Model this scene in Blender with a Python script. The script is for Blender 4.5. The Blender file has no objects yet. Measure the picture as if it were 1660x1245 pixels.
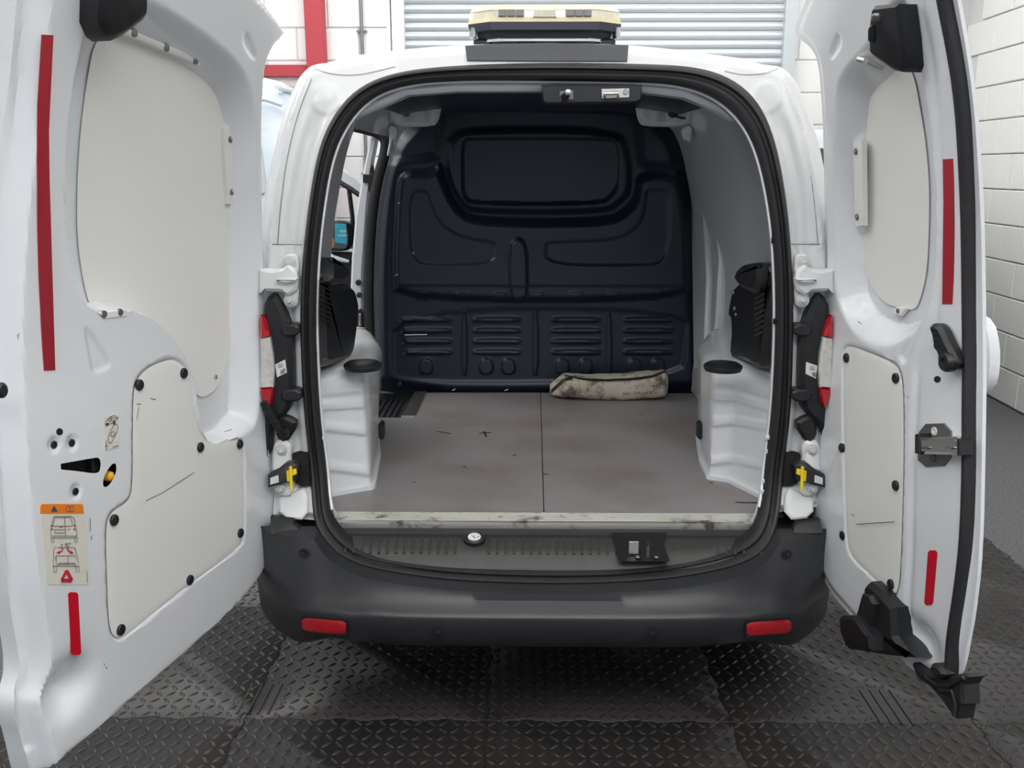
import bpy, math, random
import numpy as np
from mathutils import Vector, Matrix
random.seed(4)
SC = bpy.context.scene
COL = SC.collection

# ------------------------------------------------------------------ camera
F = 1500.0
CAM = Vector((-0.058, -2.507, 1.54))
PITCH, YAW = math.radians(13.13), math.radians(0.726)
cd = bpy.data.cameras.new('camera')
cam = bpy.data.objects.new('camera', cd)
COL.objects.link(cam)
cam.location = CAM
cam.rotation_euler = (math.pi/2 - PITCH, 0, YAW)
cd.sensor_width = 36.0
cd.lens = 36.0*F/1660.0
cd.clip_start = 0.02
SC.camera = cam
CR = cam.rotation_euler.to_matrix()

# ------------------------------------------------------------------ world, exposure
SC.view_settings.view_transform = 'Standard'
SC.view_settings.look = 'None'
SC.view_settings.gamma = 1
SC.view_settings.use_curve_mapping = False
SC.view_settings.exposure = 0.0
w = bpy.data.worlds.new('world'); SC.world = w; w.use_nodes = True
bg = w.node_tree.nodes['Background']
bg.inputs[0].default_value = (0.80, 0.88, 1.0, 1)
bg.inputs[1].default_value = 0.58
TUBE_E = 14.5          # strength of the hexagon tube lights
def area(name, loc, rot, sx, sy, power, col=(1,1,1)):
    l = bpy.data.lights.new(name, 'AREA'); l.shape = 'RECTANGLE'; l.size = sx; l.size_y = sy
    l.energy = power; l.color = col
    o = bpy.data.objects.new(name, l); o.location = loc; o.rotation_euler = rot
    COL.objects.link(o); return o
area('overhead_fill_light', (0.2, -2.9, 3.35), (0, 0, 0), 3.2, 1.2, 62, (1, .985, .96))  # unseen area light, added as fill beside the hexagon tubes
area('overhead_fill_light', (-2.9, 0.9, 3.4), (0, math.radians(-18), 0), 1.4, 3.0, 70, (1, .985, .96))  # added to brighten the van's right inner wall through the side opening
area('overhead_fill_light', (0.0, 3.3, 3.5), (0, 0, 0), 5.0, 2.2, 95, (1, .985, .97))  # unseen area light added over the back of the room

# ------------------------------------------------------------------ materials
def mat(name, col, rough=.5, metal=0., coat=0., bump=0., bscale=60., var=0., vscale=6., emit=None, alpha=None, spec=.5, trans=0., dirt=None, dscale=4., dth=.62):
    m = bpy.data.materials.new(name); m.use_nodes = True
    nt = m.node_tree; b = nt.nodes['Principled BSDF']
    b.inputs['Base Color'].default_value = (*col, 1)
    b.inputs['Roughness'].default_value = rough
    b.inputs['Metallic'].default_value = metal
    b.inputs['Coat Weight'].default_value = coat
    b.inputs['Coat Roughness'].default_value = .06
    b.inputs['Specular IOR Level'].default_value = spec
    if trans: b.inputs['Transmission Weight'].default_value = trans
    if emit:
        b.inputs['Emission Color'].default_value = (*emit[0], 1); b.inputs['Emission Strength'].default_value = emit[1]
    tc = None
    def coord():
        nonlocal tc
        if tc is None: tc = nt.nodes.new('ShaderNodeTexCoord')
        return tc.outputs['Object']
    last = None
    if var:
        n = nt.nodes.new('ShaderNodeTexNoise'); n.inputs['Scale'].default_value = vscale; n.inputs['Detail'].default_value = 5
        nt.links.new(coord(), n.inputs['Vector'])
        mx = nt.nodes.new('ShaderNodeMixRGB'); mx.inputs[1].default_value = (*[c*(1-var) for c in col], 1); mx.inputs[2].default_value = (*[min(1, c*(1+var)) for c in col], 1)
        nt.links.new(n.outputs['Fac'], mx.inputs[0]); last = mx.outputs[0]
    if dirt:
        n = nt.nodes.new('ShaderNodeTexNoise'); n.inputs['Scale'].default_value = dscale; n.inputs['Detail'].default_value = 8; n.inputs['Roughness'].default_value = .65
        nt.links.new(coord(), n.inputs['Vector'])
        r = nt.nodes.new('ShaderNodeValToRGB'); r.color_ramp.elements[0].position = dth; r.color_ramp.elements[1].position = min(1, dth+.12)
        nt.links.new(n.outputs['Fac'], r.inputs[0])
        mx = nt.nodes.new('ShaderNodeMixRGB'); mx.inputs[1].default_value = (*col, 1); mx.inputs[2].default_value = (*dirt, 1)
        if last: nt.links.new(last, mx.inputs[1])
        nt.links.new(r.outputs[0], mx.inputs[0]); last = mx.outputs[0]
    if last: nt.links.new(last, b.inputs['Base Color'])
    if bump:
        n = nt.nodes.new('ShaderNodeTexNoise'); n.inputs['Scale'].default_value = bscale; n.inputs['Detail'].default_value = 3
        nt.links.new(coord(), n.inputs['Vector'])
        bp = nt.nodes.new('ShaderNodeBump'); bp.inputs['Strength'].default_value = bump; bp.inputs['Distance'].default_value = .002
        nt.links.new(n.outputs['Fac'], bp.inputs['Height']); nt.links.new(bp.outputs[0], b.inputs['Normal'])
    return m
M = {}
M['paint'] = mat('white_paint', (.74, .76, .785), .3, coat=.6, var=.015)
M['frame_paint'] = mat('dusty_white_paint', (.70, .71, .715), .34, coat=.4, var=.02, dirt=(.63, .615, .57), dscale=3, dth=.60)
M['board'] = mat('white_hardboard', (.79, .785, .755), .45, var=.02, vscale=3)
M['black'] = mat('black_plastic', (.013, .014, .016), .42, bump=.15, bscale=500)
M['bumper'] = mat('charcoal_bumper', (.026, .027, .030), .32, bump=.2, bscale=600, var=.15)
M['sill'] = mat('dusty_black_plastic', (.045, .044, .042), .5, bump=.2, bscale=400, var=.3, vscale=14)
M['rubber'] = mat('black_rubber', (.017, .017, .019), .5, var=.2, vscale=20)
M['ribrubber'] = mat('worn_rubber', (.04, .04, .042), .6, bump=.5, bscale=180, var=.35, vscale=30)
M['navy'] = mat('dark_bulkhead_paint', (.016, .024, .042), .36, var=.2, vscale=3, bump=.05, bscale=30)
M['alu'] = mat('worn_aluminium', (.62, .61, .57), .42, metal=.75, dirt=(.16, .14, .12), dscale=14, dth=.53)
M['chrome'] = mat('bright_steel', (.7, .69, .67), .22, metal=1.)
M['steel'] = mat('grey_steel', (.22, .22, .22), .42, metal=.8)
M['zinc'] = mat('painted_bolt', (.62, .63, .62), .4, metal=.2)
M['tape'] = mat('dark_red_tape', (.36, .018, .03), .35)
M['tape2'] = mat('bright_red_tape', (.56, .005, .02), .35)
M['lensred'] = mat('red_lens', (.45, .004, .012), .12, coat=1., bump=.3, bscale=300)
M['lensclear'] = mat('clear_lens', (.62, .60, .58), .1, coat=1., var=.3, vscale=60)
M['yellow'] = mat('yellow_plastic', (.83, .62, .01), .4)
M['amber'] = mat('amber_knob', (.85, .42, .03), .4)
M['sticker'] = mat('cream_sticker', (.70, .685, .60), .5)
M['orange'] = mat('orange_print', (.80, .22, .02), .5)
M['ink'] = mat('grey_ink', (.07, .07, .065), .6)
M['redink'] = mat('red_ink', (.60, .02, .05), .5)
M['paper'] = mat('white_label', (.75, .75, .72), .5)
M['canvas'] = mat('dirty_canvas', (.56, .50, .41), .85, bump=.9, bscale=34, var=.2, vscale=9, dirt=(.13, .11, .09), dscale=13, dth=.50)
M['wall'] = mat('white_block_paint', (.80, .80, .785), .7, bump=.7, bscale=70, var=.02)
M['mortar'] = mat('white_mortar', (.66, .66, .65), .8)
M['redsteel'] = mat('red_column_paint', (.42, .035, .05), .5, dirt=(.7, .5, .5), dscale=9, dth=.7)
M['shutter'] = mat('galvanised_slat', (.56, .60, .62), .35, metal=.35, var=.04)
M['carpet'] = mat('grey_carpet', (.13, .13, .135), .95, bump=.6, bscale=200, var=.9, vscale=95)
M['beaconlens'] = mat('yellowed_clear_lens', (.72, .69, .55), .15, coat=1., var=.25, vscale=40)
M['beaconedge'] = mat('yellowed_lens_edge', (.80, .69, .42), .3, coat=.5)
M['beaconbase'] = mat('beacon_base', (.035, .038, .055), .4)
M['vinyl'] = mat('dark_vinyl', (.045, .048, .06), .3, bump=.15, bscale=20)
M['glass'] = mat('dark_glass', (.03, .04, .045), .05, coat=1.)
M['mirror'] = mat('mirror_glass', (.8, .8, .8), .02, metal=1.)
M['teal'] = mat('teal_reflection', (.03, .38, .52), .5)
M['skin'] = mat('orange_brown_print', (.42, .16, .06), .5)
M['purple'] = mat('purple_print', (.10, .09, .36), .5)
M['leaf'] = mat('green_leaf', (.16, .24, .03), .5)
M['dirtm'] = mat('dark_scuff', (.03, .03, .03), .7)
M['hole'] = mat('dark_hole', (.004, .004, .006), .8)
M['tyre'] = mat('tyre_rubber', (.012, .012, .012), .8)
M['ceiling'] = mat('ceiling_sheet', (.55, .56, .57), .7)
M['white'] = mat('white_print', (.8, .8, .8), .5)
M['mat_tile'] = mat('black_rubber_tile', (.030, .0275, .026), .42, bump=.25, bscale=220, var=.25, vscale=5)

# grey cargo mat with a fine diamond relief, scratches and brown dirt
m = mat('grey_cargo_mat', (.22, .205, .205), .5); M['cargomat'] = m
nt = m.node_tree; b = nt.nodes['Principled BSDF']
tc = nt.nodes.new('ShaderNodeTexCoord')
mp = nt.nodes.new('ShaderNodeMapping'); mp.inputs['Rotation'].default_value = (0, 0, .62); mp.inputs['Scale'].default_value = (1, 2.6, 1)
nt.links.new(tc.outputs['Object'], mp.inputs[0])
ck = nt.nodes.new('ShaderNodeTexVoronoi'); ck.inputs['Scale'].default_value = 60; ck.inputs['Randomness'].default_value = .0
nt.links.new(mp.outputs[0], ck.inputs['Vector'])
n1 = nt.nodes.new('ShaderNodeTexNoise'); n1.inputs['Scale'].default_value = 3.2; n1.inputs['Detail'].default_value = 6
nt.links.new(tc.outputs['Object'], n1.inputs['Vector'])
mx = nt.nodes.new('ShaderNodeMixRGB'); mx.inputs[1].default_value = (.31, .295, .295, 1); mx.inputs[2].default_value = (.25, .215, .195, 1)
r1 = nt.nodes.new('ShaderNodeValToRGB'); r1.color_ramp.elements[0].position = .42; r1.color_ramp.elements[1].position = .66
nt.links.new(n1.outputs['Fac'], r1.inputs[0]); nt.links.new(r1.outputs[0], mx.inputs[0])
sc_ = nt.nodes.new('ShaderNodeMapping'); sc_.inputs['Scale'].default_value = (60, 4, 1); sc_.inputs['Rotation'].default_value = (0, 0, .5)
nt.links.new(tc.outputs['Object'], sc_.inputs[0])
n2 = nt.nodes.new('ShaderNodeTexNoise'); n2.inputs['Scale'].default_value = 1.3; n2.inputs['Detail'].default_value = 4
nt.links.new(sc_.outputs[0], n2.inputs['Vector'])
r2 = nt.nodes.new('ShaderNodeValToRGB'); r2.color_ramp.elements[0].position = .72; r2.color_ramp.elements[1].position = .78
nt.links.new(n2.outputs['Fac'], r2.inputs[0])
mx2 = nt.nodes.new('ShaderNodeMixRGB'); mx2.inputs[2].default_value = (.36, .35, .35, 1)
nt.links.new(mx.outputs[0], mx2.inputs[1]); nt.links.new(r2.outputs[0], mx2.inputs[0])
rk = nt.nodes.new('ShaderNodeValToRGB'); rk.color_ramp.elements[0].position = .2; rk.color_ramp.elements[1].position = .5
rk.color_ramp.elements[0].color = (1.12, 1.12, 1.12, 1); rk.color_ramp.elements[1].color = (.86, .86, .86, 1)
nt.links.new(ck.outputs['Distance'], rk.inputs[0])
mx3 = nt.nodes.new('ShaderNodeMixRGB'); mx3.blend_type = 'MULTIPLY'; mx3.inputs[0].default_value = 1
nt.links.new(mx2.outputs[0], mx3.inputs[1]); nt.links.new(rk.outputs[0], mx3.inputs[2])
nt.links.new(mx3.outputs[0], b.inputs['Base Color'])
bp = nt.nodes.new('ShaderNodeBump'); bp.inputs['Strength'].default_value = .5; bp.inputs['Distance'].default_value = .002; bp.invert = True
nt.links.new(ck.outputs['Distance'], bp.inputs['Height']); nt.links.new(bp.outputs[0], b.inputs['Normal'])

# ------------------------------------------------------------------ mesh helpers
class MB:
    def __init__(s): s.v = []; s.f = []
    def add(s, vs, fs):
        n = len(s.v); s.v += [tuple(p) for p in vs]; s.f += [tuple(i+n for i in f) for f in fs]; return s
    def box(s, c, d, rz=0., bev=0.):
        x, y, z = [k/2 for k in d]
        R = Matrix.Rotation(rz, 3, 'Z'); c = Vector(c)
        if bev <= 0:
            vs = [R @ Vector((i*x, j*y, k*z))+c for i in (-1, 1) for j in (-1, 1) for k in (-1, 1)]
            fs = [(0, 1, 3, 2), (4, 6, 7, 5), (0, 4, 5, 1), (2, 3, 7, 6), (0, 2, 6, 4), (1, 5, 7, 3)]
            return s.add(vs, fs)
        rings = []
        for (zz, ins) in ((-z, bev), (-z+bev, 0), (z-bev, 0), (z, bev)):
            X, Y = x-ins, y-ins; b_ = min(bev, X*.9, Y*.9)
            rings.append([R @ Vector(p+(zz,))+c for p in ((X-b_, -Y), (X, -Y+b_), (X, Y-b_), (X-b_, Y), (-X+b_, Y), (-X, Y-b_), (-X, -Y+b_), (-X+b_, -Y))])
        return s.loft(rings, caps=True, closed=True)
    def loft(s, rings, caps=False, closed=True):
        n = len(rings[0]); vs = [p for r in rings for p in r]; fs = []
        for i in range(len(rings)-1):
            for j in range(n if closed else n-1):
                k = (j+1) % n
                fs.append((i*n+j, i*n+k, (i+1)*n+k, (i+1)*n+j))
        if caps:
            fs.append(tuple(reversed(range(n)))); fs.append(tuple((len(rings)-1)*n+j for j in range(n)))
        return s.add(vs, fs)
    def tube(s, pts, r, n=10, caps=True):
        pts = [Vector(p) for p in pts]; rings = []
        up = None
        for i, p in enumerate(pts):
            t = (pts[min(i+1, len(pts)-1)]-pts[max(i-1, 0)]).normalized()
            if up is None:
                up = t.orthogonal().normalized()
            up = (up - t*up.dot(t)).normalized(); sd_ = t.cross(up)
            rr = r[i] if isinstance(r, (list, tuple)) else r
            rings.append([p+up*math.cos(2*math.pi*k/n)*rr+sd_*math.sin(2*math.pi*k/n)*rr for k in range(n)])
        return s.loft(rings, caps=caps)
    def disc(s, c, nrm, prof, n=20):
        """revolve profile [(radius, height)] about axis nrm at c"""
        c = Vector(c); nrm = Vector(nrm).normalized(); a = nrm.orthogonal().normalized(); b_ = nrm.cross(a)
        rings = [[c+nrm*h+(a*math.cos(2*math.pi*k/n)+b_*math.sin(2*math.pi*k/n))*max(r, 1e-5) for k in range(n)] for r, h in prof]
        return s.loft(rings, caps=True)
def build(name, mb, m, parent=None, label=None, smooth=True, kind=None, fixn=True):
    me = bpy.data.meshes.new(name); me.from_pydata([tuple(p) for p in mb.v], [], mb.f); me.validate(); me.update()
    if fixn:
        import bmesh
        bm = bmesh.new(); bm.from_mesh(me); bmesh.ops.recalc_face_normals(bm, faces=bm.faces); bm.to_mesh(me); bm.free()
    if smooth:
        me.polygons.foreach_set('use_smooth', [True]*len(me.polygons))
        try: me.set_sharp_from_angle(angle=math.radians(38))
        except Exception: pass
    me.materials.append(M[m] if isinstance(m, str) else m)
    return link(name, me, parent, label, kind)
def link(name, me, parent=None, label=None, kind=None):
    o = bpy.data.objects.new(name, me); COL.objects.link(o)
    if parent is not None:
        o.parent = parent
        if parent.type == 'EMPTY': o.location = -Vector(parent.location)
    if label: o['label'] = label
    if kind: o['kind'] = kind
    return o
def thing(name, loc, label, cat, group=None):
    o = bpy.data.objects.new(name, None); COL.objects.link(o); o.location = loc; o.empty_display_size = .1
    o['label'] = label; o['category'] = cat
    if group: o['group'] = group
    return o
def tag(o, label, cat, group=None):
    o['label'] = label; o['category'] = cat
    if group: o['group'] = group
    return o

# pixel ray -> point on a real surface of the scene
def ray(px, py):
    return (CR @ Vector(((px-830)/F, -(py-622.5)/F, -1))).normalized()
class Surf:
    def __init__(s, O, U, V, N, lean=None):
        s.O, s.U, s.V, s.N = Vector(O), Vector(U).normalized(), Vector(V).normalized(), Vector(N).normalized()
        s.lean = lean or (lambda v: v*0.)
    def uv(s, px, py, h=0.):
        d = ray(px, py); c = CAM-s.O; L = 0.; v = 0
        for _ in range(40):
            t = (L+h-c.dot(s.N))/d.dot(s.N)
            v = (c+d*t).dot(s.V); L = .5*L+.5*float(s.lean(v))
        return (float((c+d*t).dot(s.U)), float(v))
    def P(s, u, v, h=0.):
        return s.O+s.U*float(u)+s.V*float(v)+s.N*(float(s.lean(v))+float(h))
    def PP(s, u, v, h):
        L = s.lean(v)+h
        O, U, V, N = [np.array(k) for k in (s.O, s.U, s.V, s.N)]
        return O+u[:, None]*U+v[:, None]*V+L[:, None]*N
    def px(s, x, y, h=0.): return s.P(*s.uv(x, y, h), h)
    def poly(s, pts, h=0.): return [s.uv(x, y, h) for x, y in pts]
def chaikin(p, n=2, closed=True):
    p = [np.array(q, float) for q in p]
    for _ in range(n):
        q = []
        m_ = len(p)
        for i in range(m_ if closed else m_-1):
            a, b_ = p[i], p[(i+1) % m_]
            q += [a*.75+b_*.25, a*.25+b_*.75]
        if not closed: q = [p[0]]+q+[p[-1]]
        p = q
    return [tuple(a) for a in p]
def sdist(u, v, poly):
    """signed distance, positive inside; also nearest point"""
    A = np.array(poly, float); B = np.roll(A, -1, 0)
    best = np.full(u.shape, 1e9); nx = np.zeros_like(u); ny = np.zeros_like(u); ins = np.zeros(u.shape, bool)
    for (ax, ay), (bx, by) in zip(A, B):
        ex, ey = bx-ax, by-ay; L2 = ex*ex+ey*ey+1e-18
        t = np.clip(((u-ax)*ex+(v-ay)*ey)/L2, 0, 1)
        qx, qy = ax+t*ex, ay+t*ey; d = (u-qx)**2+(v-qy)**2
        k = d < best; best = np.where(k, d, best); nx = np.where(k, qx, nx); ny = np.where(k, qy, ny)
        c = ((ay > v) != (by > v)) & (u < ex*(v-ay)/(ey if ey != 0 else 1e-12)+ax)
        ins ^= c
    d = np.sqrt(best)
    return np.where(ins, d, -d), nx, ny
def sm(x, a, b_):
    t = np.clip((x-a)/(b_-a), 0, 1); return t*t*(3-2*t)
def sheet(surf, outline, res, hf, holes=(), back=None, bins=0., bulge=0.):
    """curved pressed sheet: heights hf(u, v, d) over the outline, optional back skin at height `back`"""
    P_ = np.array(outline); lo = P_.min(0)-res; hi = P_.max(0)+res
    us = np.arange(lo[0], hi[0]+res, res); vs = np.arange(lo[1], hi[1]+res, res)
    Ug, Vg = np.meshgrid(us, vs); sh = Ug.shape; u, v = Ug.ravel(), Vg.ravel()
    d, nx, ny = sdist(u, v, outline); keep = d > 0
    u2, v2 = np.where(keep, u, nx), np.where(keep, v, ny)
    for h_ in holes:
        dh, hx, hy = sdist(u, v, h_); k = dh > 0
        u2, v2 = np.where(k, hx, u2), np.where(k, hy, v2); keep &= ~k
    d2, _, _ = sdist(u2, v2, outline)
    H = hf(u2, v2, np.maximum(d2, 0))
    W = surf.PP(u2, v2, H)
    K = keep.reshape(sh); idx = np.arange(u.size).reshape(sh)
    q = K[:-1, :-1] | K[1:, :-1] | K[:-1, 1:] | K[1:, 1:]
    a, b_, c, e = idx[:-1, :-1][q], idx[:-1, 1:][q], idx[1:, 1:][q], idx[1:, :-1][q]
    used = np.unique(np.concatenate([a, b_, c, e])); rm = -np.ones(u.size, int); rm[used] = np.arange(used.size)
    mb = MB(); mb.v = [tuple(p) for p in W[used]]; mb.f = [tuple(int(z) for z in t) for t in np.stack([rm[a], rm[b_], rm[c], rm[e]], 1)]
    if back is not None:
        n = len(outline); o_ = np.array(outline)
        H0 = hf(o_[:, 0], o_[:, 1], np.zeros(n))
        top = [surf.P(o_[i, 0], o_[i, 1], H0[i]) for i in range(n)]
        o2 = inset(outline, bins) if bins else outline
        bot = [surf.P(o2[i][0], o2[i][1], back) for i in range(n)]
        mb.loft([top, bot])
        r2_ = max(res*4, .03)
        m2 = sheet(surf, o2, r2_, lambda a_, b2, c_: back-bulge*sm(c_, .03, .15))
        mb.add(m2.v, m2.f)
    return mb
def inset(poly, k):
    P_ = np.array(poly, float); n = len(P_)
    area_ = sum(P_[i][0]*P_[(i+1) % n][1]-P_[(i+1) % n][0]*P_[i][1] for i in range(n))
    sg = 1 if area_ > 0 else -1
    out = []
    for i in range(n):
        t = P_[(i+1) % n]-P_[i-1]; L = math.hypot(*t)+1e-12
        out.append((P_[i][0]-sg*t[1]/L*k, P_[i][1]+sg*t[0]/L*k))
    return out
def prism(surf, poly, h0, h1, bev=.002, mb=None):
    mb = mb or MB()
    r = [[surf.P(u, v, h0) for u, v in poly], [surf.P(u, v, h1-bev) for u, v in poly], [surf.P(u, v, h1) for u, v in inset(poly, bev)]]
    return mb.loft(r, caps=True)
def pprism(surf, pts, h0, h1, bev=.002, rnd=0, mb=None, hs=None):
    hs = h1 if hs is None else hs
    p = surf.poly(pts, hs)
    if rnd: p = chaikin(p, rnd)
    return prism(surf, p, h0, h1, bev, mb)
def line(surf, pts, wd, h, mb=None, closed=False, pxl=True, th=0.0):
    mb = mb or MB()
    p = surf.poly(pts, h) if pxl else pts
    if closed: p = list(p)+[p[0]]
    P_ = np.array(p, float)
    a_, b_ = [], []
    for i in range(len(P_)):
        t = P_[min(i+1, len(P_)-1)]-P_[max(i-1, 0)]; L = math.hypot(*t)+1e-12; n_ = np.array((-t[1], t[0]))/L*wd/2
        a_.append(P_[i]+n_); b_.append(P_[i]-n_)
    return mb.loft([[surf.P(*q, h) for q in a_], [surf.P(*q, h+th) for q in b_]], closed=False)
def sweep(surf, loop, prof, closed=True):
    P_ = np.array(loop, float); n = len(P_); mb = MB(); rings = []
    area_ = sum(P_[i][0]*P_[(i+1) % n][1]-P_[(i+1) % n][0]*P_[i][1] for i in range(n)) if closed else 1
    sg = 1 if area_ > 0 else -1
    for a_, b_ in prof:
        ring = []
        for i in range(n):
            if closed: t = P_[(i+1) % n]-P_[i-1]
            else: t = P_[min(i+1, n-1)]-P_[max(i-1, 0)]
            L = math.hypot(*t)+1e-12
            ring.append(surf.P(P_[i][0]+sg*t[1]/L*a_, P_[i][1]-sg*t[0]/L*a_, b_))
        rings.append(ring)
    return mb.loft(rings, closed=closed)
def resample(poly, n, closed=True):
    P_ = np.array(list(poly)+([poly[0]] if closed else []), float)
    s_ = np.concatenate([[0], np.cumsum(np.hypot(*(P_[1:]-P_[:-1]).T))])
    t = np.linspace(0, s_[-1], n+1)[:-1] if closed else np.linspace(0, s_[-1], n)
    return [(np.interp(k, s_, P_[:, 0]), np.interp(k, s_, P_[:, 1])) for k in t]
def circ(c, ru, rv=None, n=16):
    rv = rv or ru
    return [(c[0]+ru*math.cos(2*math.pi*k/n), c[1]+rv*math.sin(2*math.pi*k/n)) for k in range(n)]
def text_mesh(txt, size):
    cu = bpy.data.curves.new('lettering', 'FONT'); cu.body = txt; cu.size = size; cu.align_x = 'CENTER'; cu.align_y = 'CENTER'
    o = bpy.data.objects.new('lettering', cu); COL.objects.link(o)
    dg = bpy.context.evaluated_depsgraph_get(); me = bpy.data.meshes.new_from_object(o.evaluated_get(dg))
    vs = [tuple(v.co) for v in me.vertices]; fs = [tuple(p.vertices) for p in me.polygons]
    bpy.data.objects.remove(o); bpy.data.curves.remove(cu); bpy.data.meshes.remove(me)
    return vs, fs
def text_on(surf, txt, uvc, size, h, rot=0., mb=None, flip=1, sx=1.):
    mb = mb or MB(); vs, fs = text_mesh(txt, size); c, s_ = math.cos(rot), math.sin(rot)
    return mb.add([surf.P(uvc[0]+flip*(x*sx*c-y*s_), uvc[1]+x*sx*s_+y*c, h) for x, y, z in vs], fs)

# reference surfaces of the van
def yr(z): return .22*np.maximum(0, z-1.1)**2 - 2.4*np.maximum(0, .76-z)**2
def lean_door(v): return .25*np.maximum(0, v-1.1)**2
Z = (0, 0, 1)
REAR = Surf((0, 0, 0), (1, 0, 0), Z, (0, -1, 0), lambda v: -yr(v))
DL = Surf((-.775, -.03, 0), (math.cos(math.radians(-104)), math.sin(math.radians(-104)), 0), Z, (math.sin(math.radians(104)), math.cos(math.radians(104)), 0), lean_door)
DR = Surf((.772, -.03, 0), (-math.cos(math.radians(99)), -math.sin(math.radians(99)), 0), Z, (-math.sin(math.radians(99)), math.cos(math.radians(99)), 0), lean_door)
YB = 1.55
BH = Surf((0, YB, 0), (1, 0, 0), Z, (0, -1, 0))
LW = Surf((-.70, 0, 0), (0, 1, 0), Z, (1, 0, 0))
RW = Surf((.70, 0, 0), (0, 1, 0), Z, (-1, 0, 0))
ZF = .56
FL = Surf((0, 0, ZF), (1, 0, 0), (0, 1, 0), (0, 0, 1))
GR = Surf((0, 0, 0), (1, 0, 0), (0, 1, 0), (0, 0, 1))
def plane_y(y): return Surf((0, y, 0), (1, 0, 0), Z, (0, -1, 0))
# ------------------------------------------------------------------ the room
RX, RYB, RXL, RYF, RH = 2.95, 4.75, -5.0, -6.0, 3.9
TH = math.radians(2.3)          # the right wall is turned a little against the van
def struct(name, mb, m, parent=None): return build(name, mb, m, parent, kind='structure', smooth=False)
floor = struct('floor', MB().box((-.6, -.6, -.02), (9.4, 11.5, .04)), 'carpet')
ceiling = struct('ceiling', MB().box((-.6, -.6, RH+.03), (9.4, 11.5, .06)), 'ceiling')
wb = struct('wall_back', MB().box((-.75, RYB+.06, RH/2), (9.3, .10, RH)), 'mortar')
wl = struct('wall_left', MB().box((RXL-.05, -.6, RH/2), (.1, 11.2, RH)), 'wall')
wr = struct('wall_right', MB().box((3.05, -.6, RH/2), (.1, 11.6, RH), rz=-TH), 'mortar')
# concrete blocks, each its own piece
blk = bpy.data.meshes.new('block')
def block_mesh(w_, h_, d_):
    mb = MB(); b_ = .006
    def r(x0, x1, z0, z1, y): return [(x0, y, z0), (x1, y, z0), (x1, y, z1), (x0, y, z1)]
    mb.loft([r(0, w_, 0, h_, 0), r(0, w_, 0, h_, -d_+b_), r(b_, w_-b_, b_, h_-b_, -d_)], caps=True)
    me = bpy.data.meshes.new('block'); me.from_pydata(mb.v, [], mb.f); me.materials.append(M['wall']); me.update(); return me
CH = .232
BWm = block_mesh(.458, .225, .009)
def add_block(parent, loc, rz=0., sx=1.):
    o = bpy.data.objects.new('block', BWm); COL.objects.link(o); o.parent = parent
    o.location = loc; o.rotation_euler = (0, 0, rz); o.scale = (sx, 1, 1)
for j in range(13):
    z = j*CH+.004
    for i in range(20):
        x = -5.0+i*.465-(.2325 if j % 2 else 0)
        sx = 1.
        if x < -.95-.1 and x+.455 > -1.03: sx = (-1.03-x)/.455
        if x >= -1.05 and x+.455 < 1.93: continue
        if x < 1.93 <= x+.455:
            sx = (x+.455-1.93)/.455; x = 1.93
        if x > 2.72: continue
        if sx < .05: continue
        add_block(wb, (x, RYB+.008-.003*((i*7+j*3) % 3)/3, z), sx=min(sx, 1))
for j in range(13):
    for i in range(14):
        s = -1.3+i*.465-(.2325 if j % 2 else 0)
        if s > 4.9: continue
        # along the turned wall, running in +y
        bx, by = 3.0+s*math.tan(TH)+.012, s
        add_block(wr, (bx+.001*((i+j) % 3), by, j*CH+.012), rz=math.pi/2-TH+math.pi)
# fix: blocks on the right wall face -x, so start them at their far end

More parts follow.
